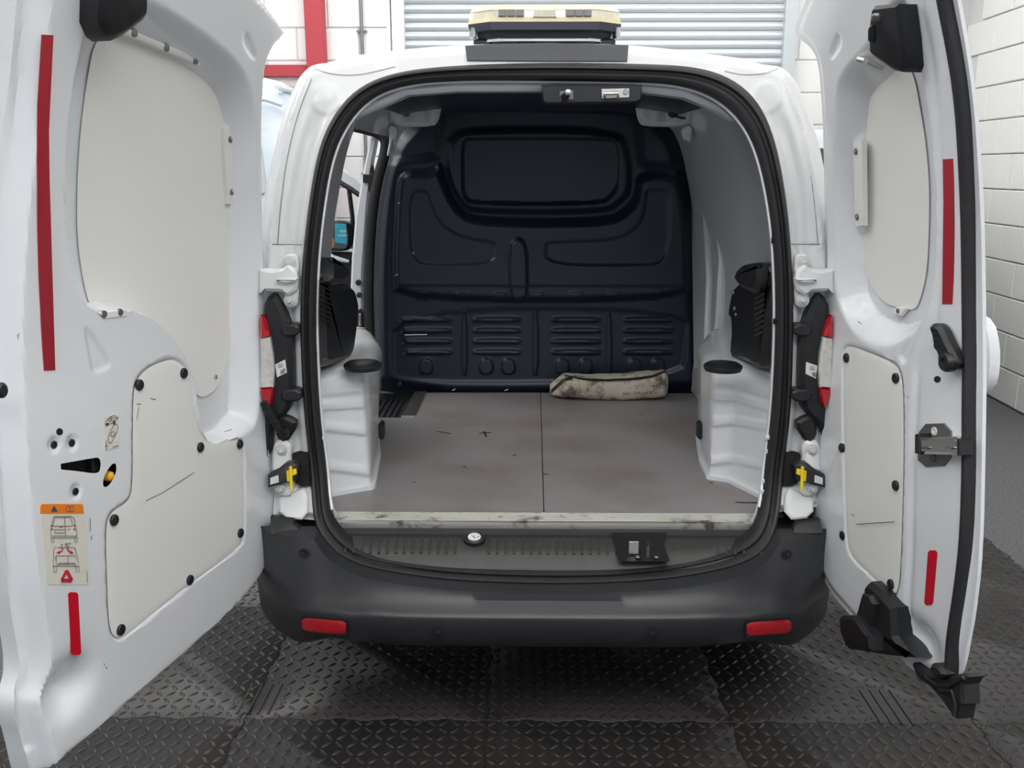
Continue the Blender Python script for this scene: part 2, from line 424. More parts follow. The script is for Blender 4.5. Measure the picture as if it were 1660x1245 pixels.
# interlocking rubber tiles with raised lozenges
TS = .69
def tile_mesh(patch=None, seed=0):
    mb = MB(); n = 20; p = TS/n
    g = .0012
    # body with a dovetail outline
    def edge(L, inv):
        pts = []; k = 9
        for i in range(k):
            t0 = (i+.5)/k*L; w_ = L/k*.26; dep = .006*inv*(1 if i % 2 else -1)
            pts += [(t0-w_*.8, 0), (t0-w_*1.15, dep), (t0+w_*1.15, dep), (t0+w_*.8, 0)]
        return pts
    out = [(0, 0)]+[(x, y) for x, y in edge(TS, 1)]+[(TS, 0)]+[(TS-y, x) for x, y in edge(TS, 1)]+[(TS, TS)]
    out += [(TS-x, TS+y) for x, y in edge(TS, 1)]+[(0, TS)]+[(-y, TS-x) for x, y in edge(TS, 1)]
    out = inset(out, g/2)
    mb.loft([[(x, y, .0005) for x, y in out], [(x, y, .0085) for x, y in out], [(x, y, .01) for x, y in inset(out, .0015)]], caps=True)
    for i in range(n):
        for j in range(n):
            cx, cy = (i+.5)*p, (j+.5)*p
            if patch and patch[0] < cx < patch[1] and patch[2] < cy < patch[3]: continue
            a = math.radians(48 if (i+j) % 2 else -48); c, s_ = math.cos(a), math.sin(a)
            ln, wd = .0185, .0058
            ring = [(ln, 0), (ln*.55, wd*.8), (0, wd), (-ln*.55, wd*.8), (-ln, 0), (-ln*.55, -wd*.8), (0, -wd), (ln*.55, -wd*.8)]
            r0 = [(cx+x*c-y*s_, cy+x*s_+y*c, .0098) for x, y in ring]
            r1 = [(cx+.62*(x*c-y*s_), cy+.62*(x*s_+y*c), .0132) for x, y in ring]
            mb.loft([r0, r1], caps=True)
    if patch:
        x0, x1, y0, y1 = patch; L_ = (y1-y0)*.44; yc = (y0+y1)/2
        for k in range(4):
            xc = x0+(x1-x0)*(k+.7)/4.4
            mb.tube([(xc, yc-L_, .0102), (xc, yc+L_, .0102)], .0035, 6)
        # rim of small pips
        for k in range(22):
            t = k/22*2*math.pi
            mb.disc((x0+(x1-x0)/2+.56*(x1-x0)*math.cos(t), yc+.56*(y1-y0)*math.sin(t), .0098), (0, 0, 1), [(.004, 0), (.002, .003)], 6)
    me = bpy.data.meshes.new('tile'); me.from_pydata(mb.v, [], mb.f); me.update()
    me.polygons.foreach_set('use_smooth', [True]*len(me.polygons))
    try: me.set_sharp_from_angle(angle=math.radians(50))
    except Exception: pass
    me.materials.append(M['mat_tile']); return me
tm = tile_mesh(); X0, Y0 = -1.54, -.16
patches = [(-.835, -.06, .13, .18), (1.0, -.08, .13, .20)]
for i in range(-1, 5):
    for j in range(-2, 3):
        x, y = X0+i*TS, Y0+j*TS
        if i < 0 and j >= 0: continue
        me = tm
        for (cx, cy, wx, wy) in patches:
            if x-.001 < cx < x+TS and y < cy < y+TS:
                me = tile_mesh((cx-x-wx/2, cx-x+wx/2, cy-y-wy/2, cy-y+wy/2))
        o = bpy.data.objects.new('tile', me); COL.objects.link(o); o.parent = floor; o.location = (x, y, 0)

# roller shutter in the back wall
BW = Surf((0, RYB, 0), (1, 0, 0), Z, (0, -1, 0))
sh = MB().box((.45, RYB+.03, 1.7), (2.95, .02, 3.4))
door1 = struct('door_1', sh, 'steel')
prof = []
for k in range(7):
    t = k/6; prof.append((-.006-.016*math.sin(math.pi*min(1, t*1.15)) if t < .87 else -.002, .0605*t))
sm_ = MB().loft([[(-1.40, y, z) for y, z in prof], [(1.40, y, z) for y, z in prof]], closed=False)
slat = bpy.data.meshes.new('slat'); slat.from_pydata(sm_.v, [], sm_.f); slat.polygons.foreach_set('use_smooth', [True]*len(slat.polygons)); slat.materials.append(M['shutter']); slat.update()
for k in range(52):
    o = bpy.data.objects.new('slat', slat); COL.objects.link(o); o.parent = door1; o.location = (.45, RYB+.005, .03+k*.0625)
struct('door_frame', MB().box((-.985, RYB-.03, 1.7), (.09, .09, 3.4)), 'paint', door1)
struct('door_frame', MB().box((1.885, RYB-.03, 1.7), (.09, .09, 3.4)), 'shutter', door1)
struct('trim_1', MB().box((-1.06, RYB-.015, 1.7), (.03, .06, 3.4)), 'wall')

# red steel column and the red rail beneath the block-work
cx = BW.uv(514, 40)[0]
tag(build('steel_column', MB().box((cx, RYB-.06, RH/2), (.14, .09, RH-.02), bev=.004), 'redsteel'), 'red painted steel column standing against the white block wall', 'column')
zr = BW.uv(440, 116)[1]
tag(build('steel_rail', MB().box((cx-1.0, RYB-.035, zr), (1.84, .05, .085), bev=.004), 'redsteel'), 'red horizontal steel rail on the back wall behind the white van', 'rail')
# conduit pipe with clips
px_ = BW.uv(587, 40)[0]
t = thing('conduit_pipe', (px_, RYB-.03, 0), 'thin dark conduit pipe clipped upright to the white block wall', 'pipe')
build('pipe', MB().tube([(px_, RYB-.03, .02), (px_, RYB-.03, RH-.02)], .0125, 10), 'steel', t)
for zz in (BW.uv(587, 51)[1], 1.5, 2.95):
    build('clip', MB().box((px_, RYB-.02, zz), (.075, .03, .014), bev=.003), 'steel', t)
# window strip high on the right wall and the blue lamp under it
def wallr(y, z, off=0): return Vector((3.0+y*math.tan(TH)-off, y, z))
WRS = Surf((3.0-.004, 0, 0), (math.sin(TH), math.cos(TH), 0), Z, (-math.cos(TH), math.sin(TH), 0))
zt = WRS.uv(1565, 12)[1]
t = thing('wall_ledge', (2.9, 1.6, zt), 'dark steel ledge high on the right wall above the blue light', 'ledge')
build('ledge', prism(WRS, [(-1, zt), (2.9, zt), (2.9, zt+.05), (-1, zt+.05)], .0, .07, .004), 'steel', t)
build('ledge_lip', prism(WRS, [(-1, zt+.052), (2.9, zt+.052), (2.9, zt+.11), (-1, zt+.11)], .0, .05, .004), 'shutter', t)
u, v = WRS.uv(1551, 40)
t = thing('wall_lamp', WRS.P(u, v, .05), 'small blue wall lamp washing the white blocks beside the open rear door', 'lamp')
build('lamp_body', prism(WRS, circ((u, v+.05), .045, .03), 0, .06, .005), 'black', t)
lc = bpy.data.lights.new('blue_bulb', 'POINT'); lc.energy = 5.0; lc.color = (.03, .55, 1.); lc.shadow_soft_size = .03
lo = bpy.data.objects.new('blue_bulb', lc); COL.objects.link(lo); lo.parent = t; lo.location = WRS.P(u, v-.01, .11)-t.location

# hexagonal tube lights under the ceiling
mb = MB(); R_ = .42; HZ = 3.6; segs = set()
for i in range(-5, 6):
    for j in range(-6, 2):
        cx_, cy_ = i*R_*1.5+.1, j*R_*math.sqrt(3)+(R_*math.sqrt(3)/2 if i % 2 else 0)
        if abs(cx_) > 2.3: continue
        vs = [(round(cx_+R_*math.cos(k*math.pi/3), 3), round(cy_+R_*math.sin(k*math.pi/3), 3)) for k in range(6)]
        for k in range(6):
            a_, b_ = vs[k], vs[(k+1) % 6]
            key = tuple(sorted([(round(a_[0], 1), round(a_[1], 1)), (round(b_[0], 1), round(b_[1], 1))]))
            if key in segs: continue
            segs.add(key)
            A_, B_ = Vector((*a_, HZ)), Vector((*b_, HZ)); d_ = (B_-A_)
            mb.tube([A_+d_*.06, B_-d_*.06], .013, 4)
M['tube'] = mat('tube_light', (1, 1, 1), .5, emit=((1, .985, .96), TUBE_E))
tag(build('hexagon_light', mb, 'tube', smooth=False), 'grid of white hexagonal tube lights under the ceiling', 'light')
# ------------------------------------------------------------------ the cargo van
van = thing('cargo_van', (0, 0, 0), 'white cargo van seen from behind with both rear doors wide open', 'van')
outer_px = [(437, 860), (440, 800), (432, 740), (428, 640), (424, 560), (421, 500), (420, 420), (424, 330), (435, 270), (453, 195), (478, 128), (497, 106), (515, 101), (530, 100), (548, 93), (560, 90), (600, 84), (680, 75), (760, 70), (890, 67), (1010, 70), (1100, 78), (1180, 89), (1222, 95), (1232, 101), (1252, 104), (1270, 106), (1288, 120), (1302, 145), (1322, 195), (1340, 262), (1349, 330), (1352, 420), (1352, 500), (1348, 600), (1342, 740), (1335, 860)]
seal_o = [(890, 943), (760, 939), (680, 931), (600, 918), (555, 902), (520, 868), (505, 830), (496, 700), (488, 560), (489, 450), (500, 340), (517, 240), (542, 185), (580, 142), (640, 117), (740, 106), (890, 102), (1040, 104), (1125, 108), (1182, 125), (1225, 160), (1252, 215), (1270, 300), (1281, 400), (1285, 540), (1280, 680), (1268, 800), (1258, 860), (1240, 892), (1195, 916), (1100, 934), (1000, 941)]
seal_i = [(890, 921), (760, 917), (680, 909), (610, 897), (572, 880), (542, 850), (531, 822), (519, 700), (511, 560), (512, 450), (521, 350), (537, 255), (562, 200), (598, 160), (650, 138), (740, 130), (890, 131), (1040, 133), (1105, 138), (1160, 157), (1198, 190), (1225, 235), (1244, 310), (1256, 400), (1259, 540), (1252, 680), (1240, 800), (1230, 845), (1212, 870), (1170, 890), (1100, 907), (1000, 919)]
so = resample(chaikin(REAR.poly(seal_o), 3), 200); si_ = resample(chaikin(REAR.poly(seal_i), 3), 200)
cen = np.array([(0.01, 1.12)])
def radial(poly, n=160, c=(.01, 1.12)):
    P_ = np.array(poly); a = np.arctan2(P_[:, 1]-c[1], P_[:, 0]-c[0]); r = np.hypot(P_[:, 0]-c[0], P_[:, 1]-c[1])
    k = np.argsort(a); a, r = a[k], r[k]
    a = np.concatenate([a-2*math.pi, a, a+2*math.pi]); r = np.tile(r, 3)
    th = np.arange(n)/n*2*math.pi-math.pi
    rr = np.interp(th, a, r); return np.stack([c[0]+rr*np.cos(th), c[1]+rr*np.sin(th)], 1)
NR = 240
ro, ri = radial(so, NR), radial(si_, NR)
mid = (ro+ri)/2

# rear face of the body
ob = chaikin(REAR.poly(outer_px), 1)
ob_r = chaikin(REAR.poly([(x, y) for x, y in outer_px]), 2)
e1 = REAR.uv(528, 160); e1b = REAR.uv(1242, 158)
gl = REAR.poly([(500, 118), (468, 200), (447, 300), (437, 400)])
gr_ = REAR.poly([(1268, 120), (1300, 200), (1322, 300), (1332, 400)])
jl = REAR.uv(460, 396)[1]
def pl_dist(u, v, pl):
    d, _, _ = sdist(u, v, list(pl)+list(reversed(pl))); return np.abs(d)
def body_h(u, v, d):
    dm, _, _ = sdist(u, v, [tuple(p) for p in mid])
    h = -.028+.028*sm(d, 0, .028)
    h = h-.016*sm(d, .06, .085)*sm(-dm, .03, .05)*sm(v, .45, .55)*sm(v, 1.74, 1.62)        # channel beside the seal
    for e in (e1, e1b):
        r = np.hypot(u-e[0], v-e[1]); h = h+.004*np.exp(-((r-.036)/.006)**2)+.003*sm(-r, -.034, -.028)
    for g in (gl, gr_):
        dd = pl_dist(u, v, g); h = h+.006*np.exp(-(dd/.006)**2)
    h = h-.002*np.exp(-((v-jl)/.0025)**2)*(np.abs(u) > .55)
    return h
rb = sheet(REAR, ob, .0055, body_h, holes=[[tuple(p) for p in inset([tuple(q) for q in mid], .0)]])
# roof and body sides running forward from the rear face
ring0 = [tuple(p) for p in chaikin(REAR.poly(outer_px), 1, False)]
n0 = len(ring0)
def grow(p, k, y):
    x, z = p; s = 1+k
    return (x*s if abs(x) > .3 else x*(1+k*abs(x)/.3), y+yr(z)*(1 if y < .5 else 0), z+(.012*k*10 if z > 1.7 else 0))
rings = [[(p[0], yr(p[1])+.028, p[1]) for p in ring0], [grow(p, .03, .10) for p in ring0], [grow(p, .06, .35) for p in ring0]]
rb.loft([[tuple(map(float, q)) for q in r] for r in rings], closed=False)
right = [p for p in ring0 if p[0] > -.66 and (p[1] > 1.66 or p[0] > .3)]
rings = [[grow(p, .06, .35) for p in right], [grow(p, .08, 1.0) for p in right], [grow(p, .08, 1.7) for p in right], [grow((p[0], p[1]*.985), .07, 2.4) for p in right]]
rb.loft([[tuple(map(float, q)) for q in r] for r in rings], closed=False)
build('body_shell', rb, 'frame_paint', van)

mb = MB()
for pts in ([(510, 111), (525, 117), (545, 121), (575, 122), (600, 118), (640, 108)], [(1262, 111), (1245, 118), (1225, 121), (1200, 121), (1175, 115)], [(441, 396), (490, 397)], [(1282, 396), (1336, 396)], [(505, 128), (484, 180), (466, 250), (455, 330), (450, 395)], [(1272, 132), (1292, 180), (1310, 250), (1321, 330), (1326, 395)]):
    line(REAR, resample(chaikin(pts, 2, False), 40, False), .0022, .0015, mb)
build('panel_seam', mb, 'steel', van, kind='stuff')
# black strip of film in the middle of the roof edge
pp = pprism(REAR, [(754, 74), (800, 71), (890, 69), (1019, 73), (1017, 99), (890, 99), (757, 98)], -.02, .006, .001)
build('roof_edge_film', pp, 'vinyl', van, 'dark film on the middle of the white roof edge')

# weather seal round the load opening
sprof = [(0, -.004), (0, .010), (.06, .019), (.2, .026), (.32, .025), (.42, .014), (.5, .012), (.58, .018), (.70, .024), (.84, .020), (.97, .010), (1.0, -.02)]
sl = MB().loft([[REAR.P(*(ro[i]*(1-t)+ri[i]*t), h) for i in range(NR)] for t, h in sprof])
build('door_seal', sl, 'rubber', van, 'black rubber seal round the load opening')

# inner lining: lofted from the opening forward to the bulkhead
half = [(.0, 1.79), (.30, 1.785), (.47, 1.765), (.565, 1.71), (.61, 1.62), (.645, 1.48), (.675, 1.33), (.695, 1.15), (.70, .9), (.70, .56), (.68, .40), (.3, .38), (0, .38)]
insd = half+[(-x, z) for x, z in reversed(half[1:-1])]
rin = radial(chaikin(insd, 1), NR)
lip = mid+(mid-np.array([.01, 1.12]))*0
def ringp(r, y, lean=0.): return [(float(p[0]), float(y+(yr(p[1]) if lean else 0)), float(p[1])) for p in r]
lin = MB(); keep_rings = []
def mixr(a, b_, t): return a*(1-t)+b_*t
# flange lip just inside the seal
lipr = ri-(ri-np.array([.01, 1.12]))*.007
fl_ = MB().loft([ringp(mid, .004, 1), ringp(lipr, .016, 1), ringp(lipr, .026, 1), ringp(mixr(lipr, rin, .15), .04, 1)])
fl_.f = [f for f in fl_.f if min(fl_.v[i][2] for i in f) > .575]
build('aperture_flange', fl_, 'paint', van)
specs = [(mixr(lipr, rin, .15), .04, 1), (mixr(lipr, rin, .45), .11, 1), (mixr(lipr, rin, .8), .24, 0), (rin*1.0, .5, 0)]
rr = [ringp(*s_) for s_ in specs]
for y in (.54, .7, .86, 1.02, 1.18, 1.34, 1.46, 1.50, 1.56): rr.append(ringp(rin, y))
# ribs: the roof bow and the pillar stand inwards
def push(r, k): return [(p[0]-(k if p[0] > 0 else -k)*(1 if p[2] < 1.7 else .3), p[1], p[2]-(k*.6 if p[2] > 1.6 else 0)) for p in r]
rr2 = []
for r in rr: rr2.append(r)
th = np.arange(NR)/NR*2*math.pi-math.pi
fs = []; mbk = MB(); mbk.v = [p for r in rr2 for p in r]
for i in range(len(rr2)-1):
    for j in range(NR):
        k = (j+1) % NR
        a = rr2[i][j]; b_ = rr2[i+1][k]
        yc = (a[1]+b_[1])/2; zc = (a[2]+rr2[i][k][2])/2
        if zc < .575: continue
        if a[0] < -.4 and .5 < yc < 1.45 and zc < 1.66 and zc > .5: continue
        mbk.f.append((i*NR+j, i*NR+k, (i+1)*NR+k, (i+1)*NR+j))
build('inner_lining', mbk, 'paint', van)
# clips along the flange
mb = MB()
for (x, y) in [(519, 710), (520, 728), (522, 775), (525, 792), (1245, 709), (1246, 732), (1241, 780), (1238, 797)]:
    p = REAR.px(x, y, -.01); mb.box(p, (.016, .014, .014), bev=.003)
build('flange_clip', mb, 'paint', van, kind='stuff')
for (x, y) in [(541, 227), (514, 381), (513, 391), (510, 521), (511, 573), (1231, 224), (1254, 381), (1253, 390), (1256, 521)]:
    p = REAR.px(x, y, -.002); build('flange_hole', MB().box(p, (.008, .01, .016), bev=.002), 'hole', van)

# side wall ribs and the front pillar on the right
def wallprism(S, pts, h0, h1, bev=.006, rnd=1, name='side_rib', m='paint', label=None):
    return build(name, pprism(S, pts, h0, h1, bev, rnd), m, van, label)
wallprism(RW, [(1112, 250), (1124, 250), (1140, 340), (1146, 450), (1140, 600), (1124, 600), (1122, 450), (1120, 340)], -.03, .03, .012, 0, name='inner_pillar')
wallprism(RW, [(1140, 300), (1158, 330), (1166, 420), (1160, 520), (1150, 600), (1144, 600), (1148, 450), (1143, 360)], -.03, .018, .008, 0, name='inner_pillar')
# recessed side pressing above the trim on the right
wallprism(RW, [(1168, 262), (1180, 255), (1226, 262), (1238, 330), (1230, 400), (1218, 420), (1180, 428), (1172, 400)], -.045, .012, .012, 2, name='side_pressing')
# dark lining of the roof front and corner reinforcements
zpl = plane_y(1.12)
cl = [(608, 162), (640, 152), (740, 151), (741, 158), (722, 167), (715, 176), (711, 196), (703, 205), (650, 206), (634, 199), (612, 196), (598, 186)]
hl = circ(zpl.uv(659, 184), .017)
build('roof_gusset', sheet(zpl, chaikin(zpl.poly(cl), 1), .008, lambda u, v, d: .03*sm(d, 0, .012)+.006*np.sin(u*90)*(u < -.42), holes=[hl]), 'paint', van)
cr_ = [(1168, 166), (1130, 152), (1034, 152), (1030, 160), (1030, 176), (1034, 196), (1042, 205), (1100, 206), (1116, 200), (1150, 198), (1166, 186)]
hr = circ(zpl.uv(1091, 183), .018)
build('roof_gusset', sheet(zpl, chaikin(zpl.poly(cr_), 1), .008, lambda u, v, d: .03*sm(d, 0, .012)+.006*np.sin(u*90)*(u > .42), holes=[hr]), 'paint', van)
for (pts) in ([(616, 165), (623, 158), (631, 161), (629, 170), (620, 186), (613, 187), (616, 175)], [(1121, 160), (1132, 160), (1137, 176), (1133, 178), (1126, 172)]):
    build('gusset_hole', pprism(zpl, pts, .01, .036, .001, 1), 'hole', van)
build('wiring', MB().tube([zpl.px(x, y, .04) for x, y in [(1086, 150), (1088, 165), (1090, 180), (1096, 189), (1108, 192), (1122, 188), (1134, 180)]], .004, 6)
      .tube([zpl.px(x, y, .045) for x, y in [(1092, 178), (1100, 165), (1110, 160), (1120, 163)]], .0025, 6), 'rubber', van, 'thin black wires at the roof corner')
build('gusset_plug', MB().disc(zpl.px(1091, 183, .034), (0, -1, 0), [(.018, -.01), (.018, .002), (.012, .005)]), 'rubber', van)
for s_, pts in ((-1, [(628, 203), (645, 206), (642, 228), (636, 226), (632, 250), (626, 254), (632, 225)]), (1, [(1122, 203), (1105, 206), (1108, 228), (1114, 226), (1118, 232), (1121, 222)])):
    build('roof_bracket', pprism(zpl, pts, -.02, .02, .004, 1), 'paint', van)
# header behind the seal: roof rail and its latch plate
hp = plane_y(.16)
build('roof_header', pprism(hp, [(566, 196), (600, 165), (650, 143), (740, 135), (890, 134), (1040, 136), (1110, 143), (1165, 168), (1192, 196), (1160, 178), (1110, 158), (1040, 149), (890, 147), (740, 148), (660, 154), (610, 176)], -.05, .02, .006, 0), 'paint', van)
lp = plane_y(.10)
build('latch_plate', pprism(lp, [(878, 138), (1041, 137), (1040, 160), (1032, 166), (886, 168), (880, 164)], -.03, .02, .004), 'black', van, 'black latch plate under the roof edge')
vs = bpy.data.objects['latch_plate']
build('striker_pocket', pprism(lp, [(907, 148), (929, 146), (930, 161), (908, 163)], .02, .022, .001), 'steel', vs)
build('striker_pin', MB().tube([lp.px(915, 158, .02), lp.px(921, 151, .045)], [.012, .007], 10), 'black', vs)
build('striker_pin', MB().disc(lp.px(921, 150, .045), (0, -1, .1), [(.008, 0), (.008, .003), (.004, .006)], 12), 'chrome', vs)
build('striker_pocket', pprism(lp, [(975, 144), (1020, 143), (1020, 158), (976, 160)], .02, .022, .001), 'alu', vs)
build('striker_loop', MB().tube([lp.px(980, 158, .022), lp.px(980, 152, .04), lp.px(1001, 151, .04), lp.px(1002, 158, .022)], .005, 8), 'chrome', vs)
build('screw', MB().disc(lp.px(1014, 149, .022), (0, -1, 0), [(.008, 0), (.006, .004)], 12), 'chrome', vs)

# bulkhead
bh_out = chaikin(BH.poly([(590, 662), (1154, 662), (1156, 600), (1150, 540), (1148, 420), (1140, 330), (1124, 250), (1112, 215), (1090, 190), (1060, 160), (1040, 148), (890, 140), (740, 140), (680, 150), (650, 190), (625, 215), (606, 260), (594, 330), (588, 450), (590, 560)]), 1)
bm_poly = [tuple(p) for p in bh_out]
def P_(pts, n=2): return chaikin(BH.poly(pts), n)
win = P_([(752, 226), (765, 224), (985, 224), (1001, 232), (1003, 250), (1003, 300), (992, 318), (975, 331), (765, 331), (752, 320), (749, 300), (749, 245)])
winr = P_([(730, 222), (750, 205), (1003, 205), (1024, 250), (1025, 312), (1008, 330), (985, 348), (770, 348), (745, 335), (722, 290), (720, 235)])
top_l = P_([(588, 140), (720, 140), (722, 200), (716, 250), (718, 262), (646, 272), (590, 268)])
top_r = P_([(1022, 140), (1180, 140), (1180, 280), (1060, 280), (1036, 272), (1030, 260), (1026, 200)])
frm = P_([(646, 275), (700, 278), (714, 262), (722, 290), (745, 340), (780, 356), (985, 356), (1015, 338), (1030, 318), (1034, 278), (1100, 282), (1112, 330), (1118, 440), (1118, 490), (640, 490), (636, 440), (640, 330)])
emb_l = P_([(664, 308), (696, 308), (700, 330), (716, 362), (750, 384), (800, 390), (805, 400), (803, 428), (690, 430), (672, 420), (664, 395)])
emb_r = P_([(882, 396), (890, 390), (1000, 388), (1040, 360), (1044, 312), (1050, 306), (1080, 306), (1086, 320), (1084, 400), (1070, 425), (1050, 430), (885, 430)])
loww = P_([(634, 500), (1120, 500), (1118, 560), (1104, 620), (640, 626), (632, 600)])
rib = P_([(824, 400), (835, 384), (845, 384), (856, 400), (857, 492), (826, 492)])
lou = []
for (xa, xb) in ((652, 730), (768, 842), (896, 972), (1014, 1090)):
    for k in range(4):
        yc = 520+k*17.6; dx = 2*k if xa < 700 else 0
        lou.append(P_([(xa+dx, yc-5), (xb, yc-5), (xb+3, yc), (xb, yc+5), (xa+dx, yc+5), (xa-3+dx, yc)], 1))
nib = [P_([(x-11, 582), (x+11, 582), (x+13, 610), (x-13, 610)], 2) for x in (690, 788, 824, 912, 950, 1030, 1068)]
sq = [BH.uv(x, 480) for x in (685, 750, 810, 869, 932, 993, 1060)]
colr = [P_([(x-4, 505), (x+4, 505), (x+5, 610), (x-5, 610)], 1) for x in (752, 868, 988)]
def bh_h(u, v, d):
    h = -.09+.07*sm(d, 0, .10)
    def sd(p): return sdist(u, v, p)[0]
    h = h+.05*sm(sd(frm), -.01, .035)
    h = h-.02*sm(sd(top_l), 0, .05)-.02*sm(sd(top_r), 0, .05)
    h = h+.035*sm(sd(winr), -.005, .03)-.022*sm(sd(win), -.008, .012)
    for e in (emb_l, emb_r): h = h-.010*sm(sd(e), -.004, .010)
    h = h+.022*sm(sd(rib), -.004, .014)
    h = h-.012*sm(sd(loww), -.01, .02)
    for l in lou: h = h+.012*sm(sd(l), -.004, .012)
    for l in nib: h = h+.014*sm(sd(l), -.002, .010)
    for l in colr: h = h+.01*sm(sd(l), -.004, .006)
    for (a, b_) in sq:
        h = h+.006*sm(-np.maximum(abs(u-a), abs(v-b_)*1.3), -.030, -.024)
        h = h+.004*sm(-np.hypot(u-a, v-b_), -.007, -.003)
    vl = BH.uv(870, 462)[1]
    h = h+.004*np.tanh((v-vl)/.0015)*sm(sd(frm), 0, .02)
    return h
build('bulkhead', sheet(BH, bm_poly, .0055, bh_h), 'navy', van, 'dark navy pressed steel bulkhead')
bhk = bpy.data.objects['bulkhead']
# bolt heads and paint scratches on the bulkhead
for (x, y) in [(649, 521), (651, 539), (653, 557), (655, 574), (648, 623), (1102, 395)]:
    build('bolt', MB().disc(BH.px(x, y, .0), (0, -1, 0), [(.010, -.03), (.010, .004), (.006, .007)], 10), 'navy', bhk)
mb = MB()
for a_, b_ in (((656, 543), (692, 542)), ((832, 462), (842, 461)), ((1027, 461.5), (1047, 461)), ((644, 329), (655, 329)), ((658, 446), (666, 441)), ((640, 447), (650, 442)), ((796, 427), (797, 421)), ((669, 409), (671, 412)), ((1101, 394), (1106, 397)), ((733, 633), (738, 631)), ((818, 633), (824, 631))):
    line(BH, [a_, b_], .004, .028, mb)
build('scratch', mb, 'board', bhk, kind='stuff')
# dark rear roof lining in front of the gussets
build('roof_lining', MB().loft([[(x, .17, z) for x, z in ((-.52, 1.725), (-.3, 1.758), (.3, 1.758), (.52, 1.725))], [(x, 1.52, z) for x, z in ((-.52, 1.74), (-.3, 1.772), (.3, 1.772), (.52, 1.74))]], closed=False), 'navy', van)

# cargo floor: two boards with the joint between them
fl_l = FL.poly([(531, 833), (881, 833), (876, 636.5), (683, 636.5), (651, 677), (580, 678)])
fl_l = [(-.70, FL.uv(531, 833)[1])]+[fl_l[1], fl_l[2], fl_l[3], fl_l[4], (-.70, fl_l[4][1])]
fl_r = [FL.uv(882.6, 833), (.70, FL.uv(1238, 833)[1]), (.70, YB-.03), FL.uv(876.8, 636.5)]
M_ = Surf((0, 0, ZF), (1, 0, 0), (0, 1, 0), (0, 0, 1))
build('floor_board', prism(M_, fl_l, -.012, 0, .0008), 'cargomat', van, 'left grey floor board with fine diamond tread')
build('floor_board', prism(M_, fl_r, -.012, 0, .0008), 'cargomat', van, 'right grey floor board with fine diamond tread')
build('floor_pan', MB().box((0, .72, ZF-.03), (1.46, 1.62, .03)), 'dirtm', van)
# scuffs on the floor
mb = MB()
for pts in ([(708, 699), (731, 703)], [(777, 702), (797, 701)], [(785, 699), (788, 708)], [(881, 768), (889, 769)], [(831, 738), (837, 738)], [(750, 756), (756, 757)], [(670, 781), (673, 782)], [(1192, 814), (1238, 815)], [(1150, 782), (1156, 783)], [(1035, 672), (1044, 672)]):
    line(FL, pts, .008, .0012, mb)
build('floor_scuff', mb, 'dirtm', van, kind='stuff')
# step tread in the sliding door corner
tre = FL.poly([(672, 636.5), (691, 636.5), (673, 676), (650, 676)])
build('step_strip', prism(M_, tre, -.005, .006, .001), 'alu', van, 'ribbed aluminium strip')
mb = MB()
for k in range(7):
    t = (k+.5)/7; a = [tre[3][i]*(1-t)+tre[2][i]*t for i in (0, 1)]; b_ = [tre[0][i]*(1-t)+tre[1][i]*t for i in (0, 1)]
    line(M_, [a, b_], .0045, .0075, mb, pxl=False)
build('step_groove', mb, 'black', bpy.data.objects['step_strip'], kind='stuff')
build('side_step', MB().box((-.60, 1.30, ZF-.02), (.36, .50, .02), bev=.003), 'black', van, 'black ribbed side step')
mb = MB()
for k in range(13): mb.box((-.755+k*.0245, 1.27, ZF-.007), (.010, .30, .008), bev=.002)
build('step_rib', mb, 'black', bpy.data.objects['side_step'], kind='stuff')
# aluminium threshold
ty = FL.uv(880, 833)[1]; tb = FL.uv(880, 849)[1]
tp = [(0, ty, ZF+.002)]
prof = [(ty+.002, ZF-.002), (ty, ZF+.004)]
for k in range(7):
    yk = ty+(tb-ty)*.72*k/6
    prof += [(yk, ZF+.0045), (yk-.0035, ZF+.0045), (yk-.004, ZF+.002), (yk-.0055, ZF+.002)]
prof += [(tb+.012, ZF+.004), (tb, ZF+.002), (tb-.002, ZF-.012), (tb+.004, ZF-.03)]
xl, xr_ = FL.uv(533, 845)[0], FL.uv(1234, 845)[0]
build('threshold_strip', MB().loft([[(xl, y, z) for y, z in prof], [(xr_, y, z) for y, z in prof]], closed=False), 'alu', van, 'worn ribbed aluminium threshold strip')
for x in (567, 1202): build('screw', MB().disc(FL.px(x, 838, .004), (0, 0, 1), [(.005, 0), (.003, .002)], 8), 'chrome', bpy.data.objects['threshold_strip'])

# sill trim, lofted across, ribs and the latch well
def sill_y(t):     # profile from threshold to seal
    ys = [tb, -.10, -.155, -.185, -.2, -.2]; zs = [ZF-.018, ZF-.026, ZF-.036, ZF-.062, ZF-.085, ZF-.12]
    return np.interp(t, [0, .3, .55, .75, .88, 1], ys), np.interp(t, [0, .3, .55, .75, .88, 1], zs)
rings = []
for t in np.linspace(0, 1, 15):
    y, z = sill_y(t); r = []
    for s_ in np.linspace(-1, 1, 61):
        k = abs(s_)**6
        r.append((s_*.655, float(y)+(.12*k*t), float(z)+.06*k*t))
    rings.append(r)
build('sill_trim', MB().loft(rings, closed=False), 'sill', van, 'dusty ribbed black sill trim')
stm = bpy.data.objects['sill_trim']
mb = MB()
for k in range(52):
    x = -.60+k*.0235
    if .20 < x < .46: continue
    if abs(x-(-.20)) < .035: continue
    pts = []
    for t in (.04, .12, .2, .28, .36, .44, .52, .60):
        y, z = sill_y(t); pts.append((x*(1-.03*t)+(.0), float(y), float(z)+.0005))
    mb.tube(pts, .0036, 6)
build('sill_rib', mb, 'sill', stm, kind='stuff')
SIL = Surf((0, -.12, ZF-.028), (1, 0, 0), (0, 1, .22), (0, -.22, 1))
